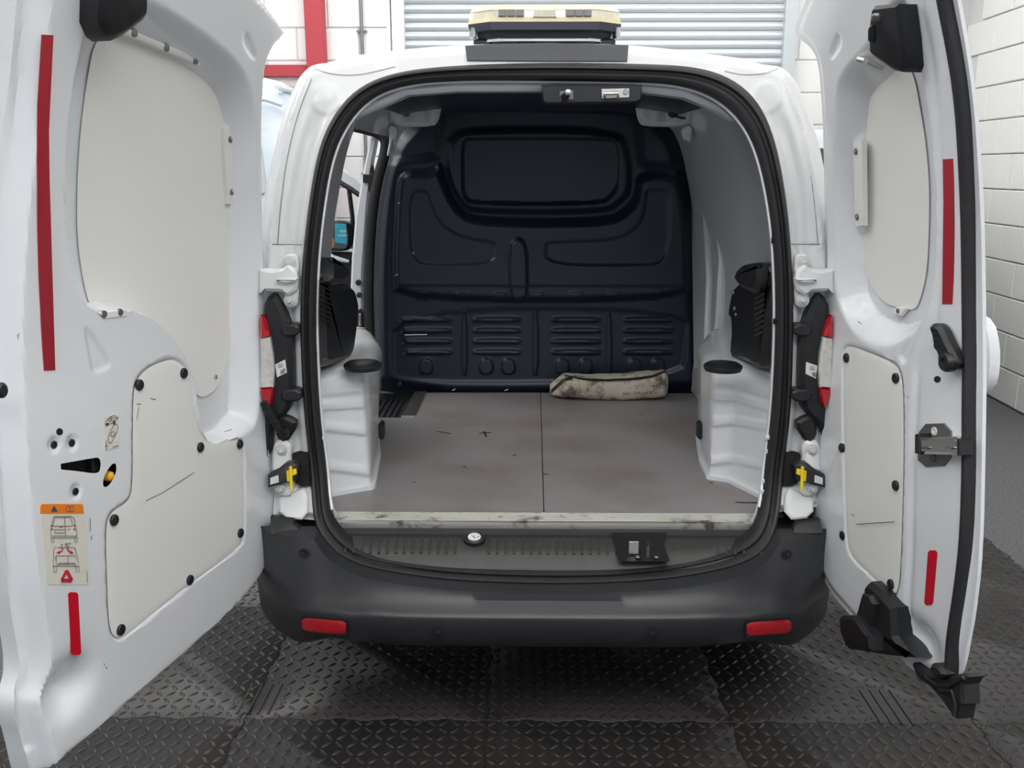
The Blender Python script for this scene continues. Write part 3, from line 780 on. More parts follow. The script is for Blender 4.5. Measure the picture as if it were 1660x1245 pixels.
# bung with dirt, and latch well
c = SIL.px(769, 874, .004)
build('sill_bung', MB().disc(c, (0, -.2, 1), [(.030, -.004), (.030, .006), (.024, .010), (.020, .007)], 24), 'black', stm)
build('sill_bung_face', MB().disc(c, (0, -.2, 1), [(.019, .005), (.018, .009), (.012, .010)], 20), 'paper', stm, 'pale gritty centre of the bung')
mb = MB()
for k in range(9):
    a = k*2.4; mb.disc(c+Vector((.013*math.cos(a)*(k % 3)/2, .010*math.sin(a)*(k % 3)/2, .0075)), (0, -.2, 1), [(.0025, 0), (.0015, .003)], 6)
build('grit', mb, 'dirtm', stm, kind='stuff')
well = SIL.poly([(993, 868), (1080, 868), (1072, 885), (1084, 911), (1006, 911), (1000, 890)])
wf = [SIL.P(u, v, .003) for u, v in well]; wi = inset(well, .016)
build('latch_well', MB().loft([[SIL.P(u, v, .006) for u, v in inset(well, -.006)], wf, [SIL.P(u, v, -.012) for u, v in wi]], caps=True), 'black', stm)
build('latch_base', pprism(SIL, [(1018, 899), (1074, 898), (1079, 906), (1020, 907)], -.01, -.002, .001), 'alu', stm)
c = SIL.px(1027, 898, .01); build('latch_tab', MB().box(c+Vector((0, .0, .018)), (.026, .003, .036), bev=.001), 'alu', stm)
c = SIL.px(1050, 900, .01); build('latch_loop', MB().tube([c+Vector((0, -.008, 0)), c+Vector((0, -.008, .028)), c+Vector((0, .012, .028)), c+Vector((0, .012, 0))], .0035, 8), 'chrome', stm)
for x in (1034, 1064): build('screw', MB().disc(SIL.px(x, 903, .01), (0, 0, 1), [(.007, 0), (.005, .003)], 10), 'steel', stm)

# bumper
def b_y(x): return -.305*(1-abs(x/.83)**5)**.85 if abs(x) < .83 else 0.
rows = []
xs = [.83*math.sin(k/60*math.pi/2) for k in range(-60, 61)]
def bump_row(f):
    return [f(x) for x in xs]
def side(x): return float(sm(abs(x), .56, .70))
def crest(x): return .006*float(sm(-abs(x), -.52, -.44))
def row(cy, cz, sy, sz, fx=1.):
    # centre height/offset and corner height/offset, blended by side()
    return bump_row(lambda x: (x*fx, (b_y(x)+cy)*(1-side(x))+(b_y(x)*sy-.01)*side(x), cz*(1-side(x))+sz*side(x)+(crest(x) if .39 < cz < .41 else 0)))
R0 = row(.095, .450, .72, .568, .985)
R1 = row(.070, .457, .93, .520, .99)
_b = sorted([q for q in so if q[1] < .57 and abs(q[0]) < .68])
def ztop(x): return float(np.interp(x, [q[0] for q in _b], [q[1] for q in _b], left=.568, right=.568))
def top0(x):
    z = min(.568, ztop(x)+.006); return (x*.99, float(yr(z))-.004, z)
def top1(x):
    z = ztop(x)-.010; return (x*.99, .55*float(yr(z))+.45*(b_y(x)+.02)-.012, z)
R0 = bump_row(top0); R1 = bump_row(top1)
R1b = row(.035, .434, .95, .462, .995)
R2 = row(.006, .409, .97, .398, 1.)
R3 = row(-.005, .401, .995, .385, 1.003)
R4 = row(-.008, .394, 1.0, .374, 1.006)
R5 = row(-.003, .362, 1.0, .332, 1.004)
R6 = row(.006, .322, .98, .288, 1.)
R7 = row(.020, .310, .93, .270, .985)
R8 = row(.090, .308, .75, .270, .95)
bmp = MB().loft([R0, R1, R1b, R2, R3, R4, R5, R6, R7, R8], closed=False)
bumper = build('bumper', bmp, 'bumper', van, 'charcoal plastic rear bumper')
# bumper wraps forward round the corners
for s_ in (-1, 1):
    r = []
    for R in (R0, R1b, R3, R5, R7):
        p = R[-1] if s_ > 0 else R[0]
        r.append([p, (p[0]+s_*.02, .10, p[2]), (p[0]+s_*.03, .30, p[2]+.01)])
    build('bumper_corner', MB().loft(r, closed=False), 'bumper', van)
# cladding on the lower rear face of the body
for (x, y) in ((491, 897), (1277, 899)):
    c = REAR.px(x, y, .062); build('cladding_screw', MB().disc(c, (0, -1, .1), [(.012, -.004), (.012, .002), (.006, .001), (.006, .006), (.002, .007)], 14), 'black', van)
build('cladding_tab', pprism(REAR, [(438, 838), (476, 841), (476, 850), (484, 856), (484, 870), (438, 868)], 0, .02, .003), 'black', van)
build('cladding_tab', pprism(REAR, [(1292, 848), (1330, 842), (1334, 866), (1286, 868), (1286, 856)], 0, .02, .003), 'black', van)
def on_bumper(px, py):
    d = ray(px, py); y = -.27
    for _ in range(30):
        t = (y-CAM.y)/d.y; P = CAM+d*t; y = b_y(P.x)-.010
    e = .002; n = Vector((-(b_y(P.x+e)-b_y(P.x-e))/(2*e), 1, 0)).normalized()*-1
    return P, n
def bump_patch(pts, h, bev, name, m, label=None, parent=None):
    top = []; bot = []; mid_ = []
    q = chaikin(pts, 2); cx_ = sum(a for a, b_ in q)/len(q); cy_ = sum(b_ for a, b_ in q)/len(q)
    rings_ = [[], [], []]; fine = resample(q, 40)
    for (a, b_) in fine:
        P, n = on_bumper(a, b_); rings_[0].append(P-n*.004); rings_[1].append(P+n*(h-bev))
        P2, n2 = on_bumper(cx_+(a-cx_)*.97, cy_+(b_-cy_)*.93); rings_[2].append(P2+n2*h)
    # strip-wise cap following the curve
    mb = MB().loft(rings_); 
    r = rings_[2]; n = len(r)
    return r, mb
def refl(xa, ya, xb, yb, hh, sk):
    """reflector between two px corners: grid following the bumper"""
    mb = MB(); fr = MB(); rings_ = []; fr_ = []
    for i in range(13):
        t = i/12; x = xa+(xb-xa)*t; y = ya+(yb-ya)*t
        e = 1-max(0, abs(t-.5)*2-.86)/.14*.35
        P1, n1 = on_bumper(x, y+hh/2-hh/2*e); P2, n2 = on_bumper(x, y+hh/2+hh/2*e)
        rings_.append([P1-n1*.004, P1+n1*.002, P1*.8+P2*.2+n1*.004, P2*.8+P1*.2+n2*.004, P2+n2*.002, P2-n2*.004])
        x2 = xa+(xb-xa)*t+(t-.5)*5
        P1, n1 = on_bumper(x2, y-3); P2, n2 = on_bumper(x2, y+hh+3)
        fr_.append([P1-n1*.004, P1+n1*.001, P2+n2*.001, P2-n2*.004])
    r = build('reflector', MB().loft(rings_, caps=True), 'lensred', bumper, 'red reflector set in the bumper')
    build('reflector_surround', MB().loft(fr_, caps=True), 'black', bumper)
refl(491, 1001, 561, 1007, 21, 0); refl(1210, 1009, 1281, 1004, 21, 0)
for (x, y) in ((459, 999), (711, 1024.5), (1058, 1027), (1316, 1003)):
    P, n = on_bumper(x, y)
    build('parking_sensor', MB().disc(P, n, [(.0155, -.004), (.0155, .0012), (.0125, .0016), (.012, -.0005), (.0095, -.0005), (.0090, .0022), (.005, .003)], 24), 'black', bumper)

# wheel arches
def arch(sg, foot, top, name_label):
    def dense(pl): return resample(pl, 90, closed=False)
    f0 = dense(foot); t0 = dense(top); rings_ = []
    zs = [ZF, ZF+.012, ZF+.014]+list(np.linspace(ZF+.02, ZF+.33, 60))
    s_ = np.linspace(0, 1, 90)
    for z in zs:
        k = (z-ZF)/.39; ring = []
        off = .012 if z < ZF+.013 else 0
        for i in range(90):
            x = f0[i][0]*(1-k)+t0[i][0]*k; y = f0[i][1]*(1-k)+t0[i][1]*k
            t = np.array(f0[min(i+1, 89)])-np.array(f0[max(i-1, 0)]); L = math.hypot(*t)+1e-9; n = np.array((t[1], -t[0]))/L
            fr = max(0., min(1., (abs(x)-.50)/.2)); ry = 0.
            if s_[i] < .45:
                for (za, zb, sl_) in ((.67, .60, .011), (.79, .73, .011), (.845, .825, .009), (.885, .88, .006)):
                    zc = zb+(za-zb)*fr; q_ = abs(z-zc)
                    ry += sl_*float(sm(-q_, -.019, -.009))
            ring.append((x-sg*off, y-off-ry, z))
        rings_.append(ring)
    # rounded shoulder to the top
    base = rings_[-1]; cx_ = sum(p[0] for p in base)/90; cy_ = sum(p[1] for p in base)/90
    wallx = sg*.70
    for a in (.25, .5, .75, 1.):
        zz = ZF+.33+.055*math.sin(a*math.pi/2); ins = .05*(1-math.cos(a*math.pi/2))
        rings_.append([(p[0]+(wallx-p[0])*min(1, ins/abs(wallx-p[0]+1e-6))*1. if abs(wallx-p[0]) > ins else p[0], p[1]+(cy_-p[1])*ins*1.4, zz) for p in base])
    rings_.append([(wallx+sg*.05, p[1], ZF+.392) for p in base])
    return build('wheel_arch', MB().loft(rings_, closed=False), 'paint', van, name_label)
a_l = FL.uv(524, 805); b_l = FL.uv(600, 792)
arch(-1, [(-.76, a_l[1]-.02), a_l, (b_l[0]-.03, b_l[1]-.012), b_l, (b_l[0]+.004, b_l[1]+.03), FL.uv(613, 741), FL.uv(610, 712), (-.63, 1.02), (-.74, 1.12)],
     [(-.76, a_l[1]+.0), (a_l[0], a_l[1]+.03), (b_l[0]-.06, b_l[1]+.0), (b_l[0]-.02, b_l[1]+.03), (b_l[0]-.005, b_l[1]+.08), (-.545, .55), (-.56, .75), (-.63, .98), (-.74, 1.05)], 'left white wheel arch')
a_r = FL.uv(1240, 808); b_r = FL.uv(1150, 775)
arch(1, [(.76, a_r[1]-.02), a_r, (b_r[0]+.06, b_r[1]-.03), b_r, FL.uv(1138, 750), FL.uv(1134, 728), (.60, .85), (.66, 1.02), (.74, 1.12)],
     [(.76, a_r[1]+.0), (a_r[0], a_r[1]+.03), (b_r[0]+.06, b_r[1]-.01), (b_r[0]+.01, b_r[1]+.02), (.545, .40), (.535, .55), (.56, .75), (.63, .98), (.74, 1.05)], 'right white wheel arch')
TOPS = Surf((0, 0, ZF+.39), (1, 0, 0), (0, 1, 0), (0, 0, 1))
for (x, y) in ((588, 592), (1172, 594)):
    c = TOPS.px(x, y, .01)
    build('suspension_cap', MB().disc(c, (0, 0, 1), [(.054, -.012), (.058, -.001), (.057, .004), (.046, .011), (.025, .014), (.0, .015)], 32), 'black', van, 'round black cap on the wheel arch')
for (x, y, S, r) in ((619, 697, -.555, .03), (1134, 697, .545, .03)):
    p = plane_y(.62).px(x, y)
    p = FL.px(x, y, .11)
    build('tie_down_ring', MB().box(p, (.018, .05, .062), bev=.008), 'black', van)

# black side trims over the arches
LT = Surf((-.62, 0, 0), (0, 1, 0), Z, (1, 0, 0))
def cprism(S, pts, h0, h1, bev, rnd=0, ymin=.07):
    p = [(max(ymin, a), b_) for a, b_ in S.poly(pts, h1)]
    if rnd: p = chaikin(p, rnd)
    return prism(S, p, h0, h1, bev)
def trim(S, pts, name, h0, h1, lab=None):
    out = chaikin(S.poly(pts, h1), 1); return build(name, sheet(S, out, .012, lambda u, v, d: h0+(h1-h0)*sm(d, 0, .03)), 'black', van, lab)
t1 = cprism(LT, [(490, 446), (512, 450), (540, 462), (567, 458), (577, 464), (584, 500), (577, 560), (572, 584), (552, 590), (520, 606), (490, 612)], -.12, .0, .02, 1)
build('side_trim', t1, 'black', van, 'black plastic trim above the left wheel arch')
t1 = cprism(LT, [(526, 424), (530, 421), (558, 423), (566, 430), (568, 456), (540, 462), (524, 450)], -.10, .03, .014, 1)
build('belt_guide_cover', t1, 'black', van)
RT = Surf((.62, 0, 0), (0, 1, 0), Z, (-1, 0, 0))
build('side_trim', cprism(RT, [(1290, 436), (1258, 446), (1226, 462), (1196, 456), (1186, 466), (1178, 512), (1186, 524), (1181, 586), (1205, 584), (1228, 602), (1290, 604)], -.12, .0, .015, 1), 'black', van, 'black plastic trim above the right wheel arch')
build('belt_guide_cover', cprism(RT, [(1192, 434), (1200, 429), (1236, 427), (1242, 440), (1244, 470), (1220, 478), (1188, 462)], -.10, .03, .014, 1), 'black', van)
mb = MB()
for k in range(10):
    y0 = 462+k*8.6
    line(RT, [(1224, y0+6), (1240, y0-3)], .006, .003, mb, th=.004)
build('trim_louvre', mb, 'rubber', van, kind='stuff')
mb = MB()
for k in range(9):
    y0 = 455+k*7.5
    line(LT, [(516, y0), (537, y0+9)], .006, .003, mb, th=.004)
build('trim_louvre', mb, 'rubber', van, kind='stuff')
for (x, y) in ((1189, 474), (1191, 500), (1193, 510)):
    build('trim_clip', MB().disc(RT.px(x, y, .0), (-1, 0, 0), [(.008, 0), (.006, .005)], 10), 'steel', van)
# sliding door opening: front pillar, its seal and fittings
OP = Surf((-.70, 0, 0), (0, 1, 0), Z, (1, 0, 0))
PY = plane_y(1.42)
build('side_door_pillar', pprism(PY, [(612, 222), (604, 262), (596, 330), (588, 440), (588, 600), (574, 600), (568, 470), (570, 420), (576, 350), (586, 290), (600, 222)], -.05, .0, .008, 0), 'paint', van, 'white front pillar of the side door opening')
SW = [(574, 205), (596, 210), (616, 217), (626, 228), (624, 250), (612, 290), (603, 345), (598, 420), (597, 500), (601, 590), (606, 640)]
q = chaikin(SW, 2, False)
build('side_door_seal', MB().tube([PY.px(x, y, .02) for x, y in q], .022, 10), 'rubber', van)
q = chaikin([(574, 205), (556, 245), (545, 280), (536, 330), (531, 380), (529, 430), (533, 470)], 2, False)
PO = plane_y(.55)
for (x, y, r) in ((581, 458, .012), (582, 478, .011), (602, 286, .012)):
    build('pillar_bung', MB().disc(PY.px(x, y, .012), (0, -1, 0), [(r, -.01), (r, .004), (r*.6, .006)], 14), 'black', van)
build('latch_striker', pprism(PY, [(577, 505), (584, 500), (590, 512), (590, 530), (586, 540), (578, 532), (576, 518)], .0, .022, .004, 1), 'black', van)
build('latch_striker', pprism(PY, [(581, 508), (585, 508), (585, 528), (581, 528)], .02, .026, .001), 'alu', van)
build('latch_striker', pprism(PY, [(578, 566), (584, 562), (589, 568), (589, 578), (578, 578)], .0, .02, .003, 1), 'black', van)
build('door_check', pprism(PY, [(588, 282), (604, 284), (603, 298), (588, 296)], -.01, .02, .003), 'black', van)
build('door_check', pprism(PY, [(600, 268), (606, 268), (604, 312), (596, 312), (597, 290)], -.01, .016, .003, 1), 'black', van)
# open cab door seen through the side opening, with its mirror
CD = plane_y(1.95)
cabd = build('cab_door', pprism(CD, [(530, 250), (548, 268), (590, 302), (604, 316), (603, 330), (590, 324), (545, 293), (528, 276)], -.03, .02, .006), 'paint', van, 'white frame of the open cab door')
build('window_frame', MB().tube([CD.px(x, y, .02) for x, y in [(522, 272), (545, 292), (568, 306), (602, 330)]], .012, 8).tube([CD.px(x, y, .01) for x, y in [(565, 300), (571, 350), (575, 400), (576, 420)]], .011, 8), 'black', cabd)
build('door_card', pprism(CD, [(524, 408), (578, 410), (578, 470), (570, 560), (524, 560)], -.05, .02, .01), 'black', cabd)
build('door_handle', MB().tube([CD.px(x, y, .05) for x, y in [(531, 412), (540, 417), (552, 421), (566, 424)]], [.014, .012, .012, .008], 10), 'paint', cabd, 'white pull handle')
MI = plane_y(1.88)
mc = [(528, 366), (533, 360), (545, 357.5), (560, 359), (566, 366), (569, 386), (567, 404), (560, 407), (540, 408), (528, 405)]
build('mirror_housing', pprism(MI, mc, -.09, .0, .012, 1), 'black', cabd)
build('mirror_glass', pprism(MI, [(530, 368), (534, 362), (546, 360), (559, 361), (563, 368), (565, 386), (563, 401), (556, 404), (530, 402)], .0, .003, .001, 1), 'glass', cabd)
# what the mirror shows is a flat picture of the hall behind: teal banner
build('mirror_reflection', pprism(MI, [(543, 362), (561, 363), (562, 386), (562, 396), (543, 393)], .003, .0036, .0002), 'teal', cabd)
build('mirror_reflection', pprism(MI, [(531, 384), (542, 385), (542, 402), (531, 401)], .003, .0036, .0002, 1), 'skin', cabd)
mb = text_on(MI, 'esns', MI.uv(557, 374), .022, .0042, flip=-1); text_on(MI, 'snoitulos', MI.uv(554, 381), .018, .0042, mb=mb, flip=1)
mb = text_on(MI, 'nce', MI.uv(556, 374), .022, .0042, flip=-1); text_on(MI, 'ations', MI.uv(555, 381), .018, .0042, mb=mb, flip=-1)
build('reflected_lettering', mb, 'white', cabd, fixn=False, smooth=False)  # reflected banner lettering, drawn flat on the glass

# underside and rear wheels
build('underbody', MB().box((0, 1.2, .44), (1.5, 2.5, .14)).box((0, 3.0, .44), (1.5, 1.6, .2)), 'dirtm', van)
for s_ in (-1, 1):
    wx = s_*.69
    build('tyre', MB().disc((wx-s_*.0, .62, .30), (s_, 0, 0), [(.19, -.08), (.29, -.09), (.30, -.06), (.30, .06), (.29, .09), (.19, .08)], 40), 'tyre', van)
# front of the van: cab and bonnet, closed box form
cabs = []
for (y, w_, zt_) in ((2.4, .80, 1.78), (2.7, .79, 1.66), (3.1, .77, 1.22), (3.7, .72, 1.0), (3.85, .62, .6)):
    pts = [(-w_, .4), (-w_*1.0, .9 if zt_ > .9 else .5), (-w_*.85, zt_-.08), (-w_*.5, zt_), (w_*.5, zt_), (w_*.85, zt_-.08), (w_, .9 if zt_ > .9 else .5), (w_, .4)]
    cabs.append([(x, y, z) for x, z in pts])
build('cab', MB().loft(cabs, caps=True), 'paint', van)

# left side: hinge assembly, lamp housing, check strap; mirrored on the right
def rpart(name, pts, h0, h1, m, bev=.004, rnd=1, label=None, par=van):
    return build(name, pprism(REAR, pts, h0, h1, bev, rnd), m, par, label)
def bolt(x, y, h, r=.0135, par=None, m='zinc'):
    c = REAR.px(x, y, h)
    build('bolt', MB().disc(c, (0, -1, 0), [(r*1.35, -.004), (r*1.35, .001), (r, .002), (r*.95, .006), (r*.55, .007)], 18).disc(c, (0, -1, 0), [(r*.5, .0), (r*.5, .014), (r*.35, .016)], 6), m, par)
for sd_ in (0, 1):
    f = (lambda pts: [(x, y) for x, y in pts]) if sd_ == 0 else (lambda pts: [(1772-x, y) for x, y in reversed(pts)])
    nm = 'left' if sd_ == 0 else 'right'
    h = rpart('hinge', f([(459, 420), (465, 412), (479, 412), (484, 420), (484, 490), (479, 498), (466, 498), (460, 490)]), -.02, .022, 'frame_paint', .004, 1, nm+' upper hinge, painted white')
    build('hinge_arm', pprism(REAR, f([(418, 437), (440, 438), (456, 436), (466, 428), (480, 440), (482, 456), (480, 470), (466, 480), (455, 473), (430, 472), (418, 476)]), .0, .045, .008, 0), 'frame_paint', h)
    build('hinge_rib', pprism(REAR, f([(447, 452), (480, 451), (480, 457), (462, 460), (447, 456)]), .03, .062, .004, 1), 'frame_paint', h)
    for p in ((469, 426), (471, 487)):
        q = f([p])[0]; bolt(q[0], q[1], .024, par=h)
    # lamp housing
    lh = rpart('lamp_housing', f([(424, 500), (436, 476), (448, 478), (466, 520), (474, 560), (474, 640), (466, 672), (440, 690), (436, 740), (424, 742)]), -.03, .035, 'black', .012, 1, 'black back of the '+nm+' tail lamp')
    build('lamp_bracket', pprism(REAR, f([(455, 526), (484, 526), (485, 545), (455, 546)]), .0, .045, .005, 1), 'black', lh)
    build('lamp_bracket', pprism(REAR, f([(455, 632), (487, 632), (489, 651), (455, 652)]), .0, .045, .005, 1), 'black', lh)
    build('lamp_lens', pprism(REAR, f([(421, 512), (429, 520), (436, 545), (421, 549)]), .02, .055, .006, 0), 'lensred', lh)
    build('lamp_lens', pprism(REAR, f([(421, 549), (436, 547), (441, 575), (443, 600), (442, 629), (421, 629)]), .02, .055, .006, 0), 'lensclear', lh, 'clear middle of the tail lamp')
    build('lamp_lens', pprism(REAR, f([(421, 630), (442, 630), (440, 655), (433, 662), (421, 640)]), .02, .055, .006, 0), 'lensred', lh)
    lbx = [(446, 591), (462, 583), (465, 604), (449, 612)] if sd_ == 0 else [(446, 598), (464, 602), (464, 616), (446, 612)]
    lb = rpart('lamp_label', lbx if sd_ == 0 else [(1307, 587), (1325, 593), (1323, 614), (1306, 606)], .035, .037, 'paper', .0005, 0, 'white label with barcode', lh)
    mb = MB(); b0 = (455, 600) if sd_ == 0 else (1317, 603)
    for k in range(6): line(REAR, [(b0[0]+k*1.3, b0[1]-(k*.6 if sd_ == 0 else -k*.3)), (b0[0]+.4+k*1.3, b0[1]+7-(k*.6 if sd_ == 0 else -k*.3))], .0012, .0385, mb)
    for k in range(3): line(REAR, [(b0[0]-4, b0[1]-4-k*2.4), (b0[0]+4, b0[1]-6-k*2.4+(0 if sd_ == 0 else 3))], .0012, .0385, mb)
    build('label_print', mb, 'ink', lh)
    # grommet and cable
    g = rpart('cable_grommet', f([(446, 690), (452, 676), (466, 676), (484, 688), (462, 722), (448, 712)]), .0, .03, 'black', .008, 1, None)
    if sd_ == 0:
        pts = chaikin([(428, 650), (436, 668), (446, 684), (456, 700), (468, 702)], 3, False)
        build('corrugated_cable', MB().tube([REAR.px(x, y, .05) for x, y in resample(pts, 46, False)], [.013 if i % 2 else .0105 for i in range(46)], 10), 'rubber', van, 'black corrugated cable sleeve')
    # lower hinge
    h2 = rpart('hinge', f([(440, 740), (444, 716), (460, 712), (472, 722), (470, 745), (476, 790), (470, 806), (452, 804), (440, 790)]), -.01, .03, 'frame_paint', .006, 1, nm+' lower hinge, painted white')
    for p in ((456, 730), (456, 792)):
        q = f([p])[0]; bolt(q[0], q[1], .031, par=h2)
    build('strap_slot', pprism(REAR, f([(462, 742), (470, 738), (486, 735), (502, 734), (504, 789), (488, 789), (474, 780)]), -.03, .0115, .004, 0), 'hole', van)
    cs = rpart('check_strap', f([(434, 770), (450, 762), (462, 752), (475, 750), (484, 756), (480, 780), (462, 784), (434, 791)]), .03, .06, 'black', .005, 0, 'black door check strap')
    build('strap_slot', pprism(REAR, f([(438, 775), (451, 770), (452, 782), (438, 786)]), .0605, .062, .0005, 0), 'zinc', cs)
    build('strap_clip', pprism(REAR, f([(464, 764), (470, 762), (480, 760), (481, 769), (474, 772), (473, 780), (465, 781)]), .062, .067, .002, 0), 'yellow', cs, 'yellow clip on the check strap')
    build('strap_pin', MB().tube([REAR.px(*f([(471, 756)])[0], .07), REAR.px(*f([(472.5, 794)])[0], .07)], .0045, 8), 'yellow', cs)
    rpart('corner_pressing', f([(452, 803), (474, 800), (498, 790), (500, 845), (452, 840)]), -.01, .014, 'frame_paint', .006, 1)
# ------------------------------------------------------------------ rear doors
def rear_door(S, out_px, rec_px, board_px, cover_px, bungs, lab, rec_depth, dents=(), holes=(), extra=None, step=(.012, .034), back=-.085, hem=.04, he=-.085, wide=None, bulge=0.):
    out = chaikin([S.uv(x, y, he if x > 1500 else (-.05 if x < 60 else -.03)) for x, y in out_px], 2); rec = chaikin(S.poly(rec_px), 2); cov = chaikin(S.poly(cover_px), 2)
    cov2 = inset(cov, -.008)
    boss = [ (S.uv(x, y), r) for x, y, r in dents]
    def hf(u, v, d):
        h = -hem+hem*sm(d, *step)+.0
        r = sdist(u, v, rec)[0]
        h = h-rec_depth*np.clip(r/wide(u, v), 0, 1)**1.2*(1-.0*r)
        h = h-.007*sm(sdist(u, v, cov2)[0], 0, .008)
        for (c, rr_) in boss:
            q = np.hypot(u-c[0], v-c[1]); h = h-.005*sm(-q, -rr_*1.6, -rr_*.7)
        if extra is not None: h = h+extra(u, v, sdist)
        return h
    door = build('rear_door', sheet(S, out, .0055, hf, holes=holes, back=back, bulge=bulge), 'paint', van, lab)
    bd = chaikin(S.poly(board_px, -rec_depth), 2)
    build('window_board', sheet(S, bd, .012, lambda u, v, d: np.full(u.shape, -rec_depth+.004)), 'board', door, 'white hardboard covering the window recess')
    build('cover_panel', sheet(S, cov, .012, lambda u, v, d: np.full(u.shape, -.003)+.001*sm(d, 0, .004)), 'board', door, 'white hardboard cover on the lower door')
    for (x, y) in bungs:
        c = S.uv(x, y, -.002)
        build('bung', prism(S, circ(c, .0125), -.004, .004, .002), 'black', door)
    return door
def dpart(S, door, name, pts, h0, h1, m, bev=.002, rnd=0, label=None):
    return build(name, pprism(S, pts, h0, h1, bev, rnd), m, door, label)

# left door
L_out = [(470, 56), (430, 2), (395, -35), (320, -62), (160, -70), (24, -62), (20, 0), (12, 100), (3, 200), (-12, 340), (-22, 500), (-20, 650), (-12, 780), (0, 890), (10, 960), (24, 1025), (31, 1075), (27, 1108), (18, 1136), (20, 1165), (30, 1195), (44, 1262), (70, 1266), (88, 1242), (105, 1228), (150, 1192), (220, 1128), (300, 1060), (350, 1015), (396, 966), (422, 928), (438, 885), (441, 850), (438, 800), (430, 740), (426, 620), (423, 500), (421, 420), (420, 300), (420, 140), (424, 100), (440, 76)]
L_rec = [(140, 40), (170, -12), (245, -5), (330, 50), (390, 100), (412, 150), (419, 230), (420, 400), (421, 560), (421, 640), (416, 690), (398, 706), (370, 714), (346, 722), (330, 704), (323, 665), (318, 620), (300, 575), (275, 540), (245, 512), (200, 500), (145, 505), (125, 470), (112, 400), (105, 330), (108, 230), (120, 120)]
L_brd = [(122, 345), (126, 230), (140, 120), (152, 60), (200, 40), (255, 66), (325, 103), (350, 130), (364, 180), (369, 250), (373, 330), (378, 400), (379, 470), (374, 560), (357, 615), (340, 640), (316, 646), (300, 590), (285, 560), (262, 530), (240, 512), (200, 503), (148, 508), (135, 470), (124, 400)]
L_cov = [(218, 640), (222, 618), (238, 598), (270, 584), (285, 583), (302, 596), (310, 620), (314, 650), (322, 700), (342, 722), (362, 718), (388, 712), (394, 718), (396, 760), (397, 870), (388, 888), (300, 952), (202, 1033), (186, 1034), (178, 1012), (175, 930), (173, 850), (184, 828), (208, 816), (217, 795), (217, 700)]
slot = chaikin(DL.poly([(92, 753), (120, 748), (148, 743), (163, 741), (163, 764), (154, 768), (120, 763), (94, 761)]), 1)
oval = chaikin(DL.poly([(166, 784), (170, 768), (183, 750), (189, 752), (188, 768), (178, 786), (169, 791)]), 1)
tri_l = chaikin(DL.poly([(139, 534), (143, 533), (178, 586), (176, 596), (155, 605), (150, 596)]), 1)
dent = DL.uv(112, 1118); tri_l2 = chaikin(DL.poly([(396, 56), (402, 55), (416, 92), (410, 94), (396, 72)]), 1)
line_l = [DL.uv(x, y) for x, y in ((398, 960), (300, 1040), (200, 1110), (150, 1150))]
edge_l = [DL.uv(x, y) for x, y in ((52, 0), (38, 200), (28, 400), (30, 600), (38, 800), (48, 950), (62, 1060), (60, 1150), (72, 1215))]
def extra_l(u, v, sd):
    h = -.004*sm(sd(u, v, tri_l)[0], -.006, .004)-.005*sm(sd(u, v, tri_l2)[0], -.006, .004)
    h = h-.05*np.exp(-(((u-dent[0])/.055)**2+((v-dent[1])/.045)**2))
    h = h-.014*sm(-sd(u, v, edge_l+list(reversed([(a+.001, b_) for a, b_ in edge_l])))[0], -.012, -.002)*0
    d = pl_dist(u, v, edge_l); h = h-.010*np.exp(-(d/.008)**2)
    return h
ld = rear_door(DL, L_out, L_rec, L_brd, L_cov, [(297, 605), (225, 624), (324, 725), (388, 720), (184, 843), (389, 864), (307, 940), (195, 1021)], 'wide left rear door, swung open', .060,
               wide=lambda u, v: .014+.041*np.maximum(sm(-u, -.20, -.08), sm(v, 1.42, 1.58)), dents=[(88, 721, .012), (117, 718, .012), (123, 797, .012)], holes=[slot, oval], extra=extra_l)
dpart(DL, ld, 'latch_cover', [(168, 34), (170, -20), (176, -40), (244, -45), (245, 16), (240, 32), (206, 58), (188, 66), (178, 58)], .0, .05, 'black', .012, 0, 'black latch cover at the door top')
dpart(DL, ld, 'reflective_tape', [(69, 56), (87, 57), (81, 170), (79, 230), (79, 330), (81, 430), (85, 520), (90, 600), (72, 601), (66, 500), (62, 400), (61, 300), (62, 170)], -.001, .0015, 'tape', .0004, 0, 'long dark red tape strip')
dpart(DL, ld, 'reflective_tape', [(111, 963), (114, 960), (124, 960), (127, 963), (132, 1058), (129, 1062), (119, 1062), (116, 1058)], -.001, .0015, 'tape2', .0004, 0, 'short bright red tape strip')
dpart(DL, ld, 'rubber_stop', circ((7, 633), 9, 13), -.002, .012, 'black', .004)
for (x, y, r) in ((97, 700, 5.5),): dpart(DL, ld, 'screw_hole', circ((x, y), r, r+.5), -.002, .0006, 'hole', .0004)
for (x, y) in ((88, 721), (117, 718), (123, 797)):
    c = DL.px(x, y, -.003); build('screw', MB().disc(c, DL.N, [(.0085, -.004), (.0075, .001), (.004, .0015), (.0035, -.001)], 14), 'black', ld)
b0 = DL.px(176, 772, -.012); build('release_knob', MB().disc(b0, DL.N, [(.004, -.02), (.010, -.008), (.012, 0), (.010, .007), (.004, .011)], 16), 'amber', ld, 'amber release knob in its slot')
dpart(DL, ld, 'latch_pocket', [(90, 748), (165, 738), (166, 770), (90, 765)], -.05, -.03, 'hole', .001)
dpart(DL, ld, 'latch_pocket', [(164, 745), (192, 745), (190, 795), (164, 795)], -.05, -.03, 'hole', .001)
dpart(DL, ld, 'latch_tongue', [(150, 745), (160, 743), (160, 762), (151, 765)], -.03, -.012, 'black', .002)
bs = dpart(DL, ld, 'board_bracket', [(364, 206), (378, 205), (384, 329), (370, 331)], -.062, -.046, 'board', .002)
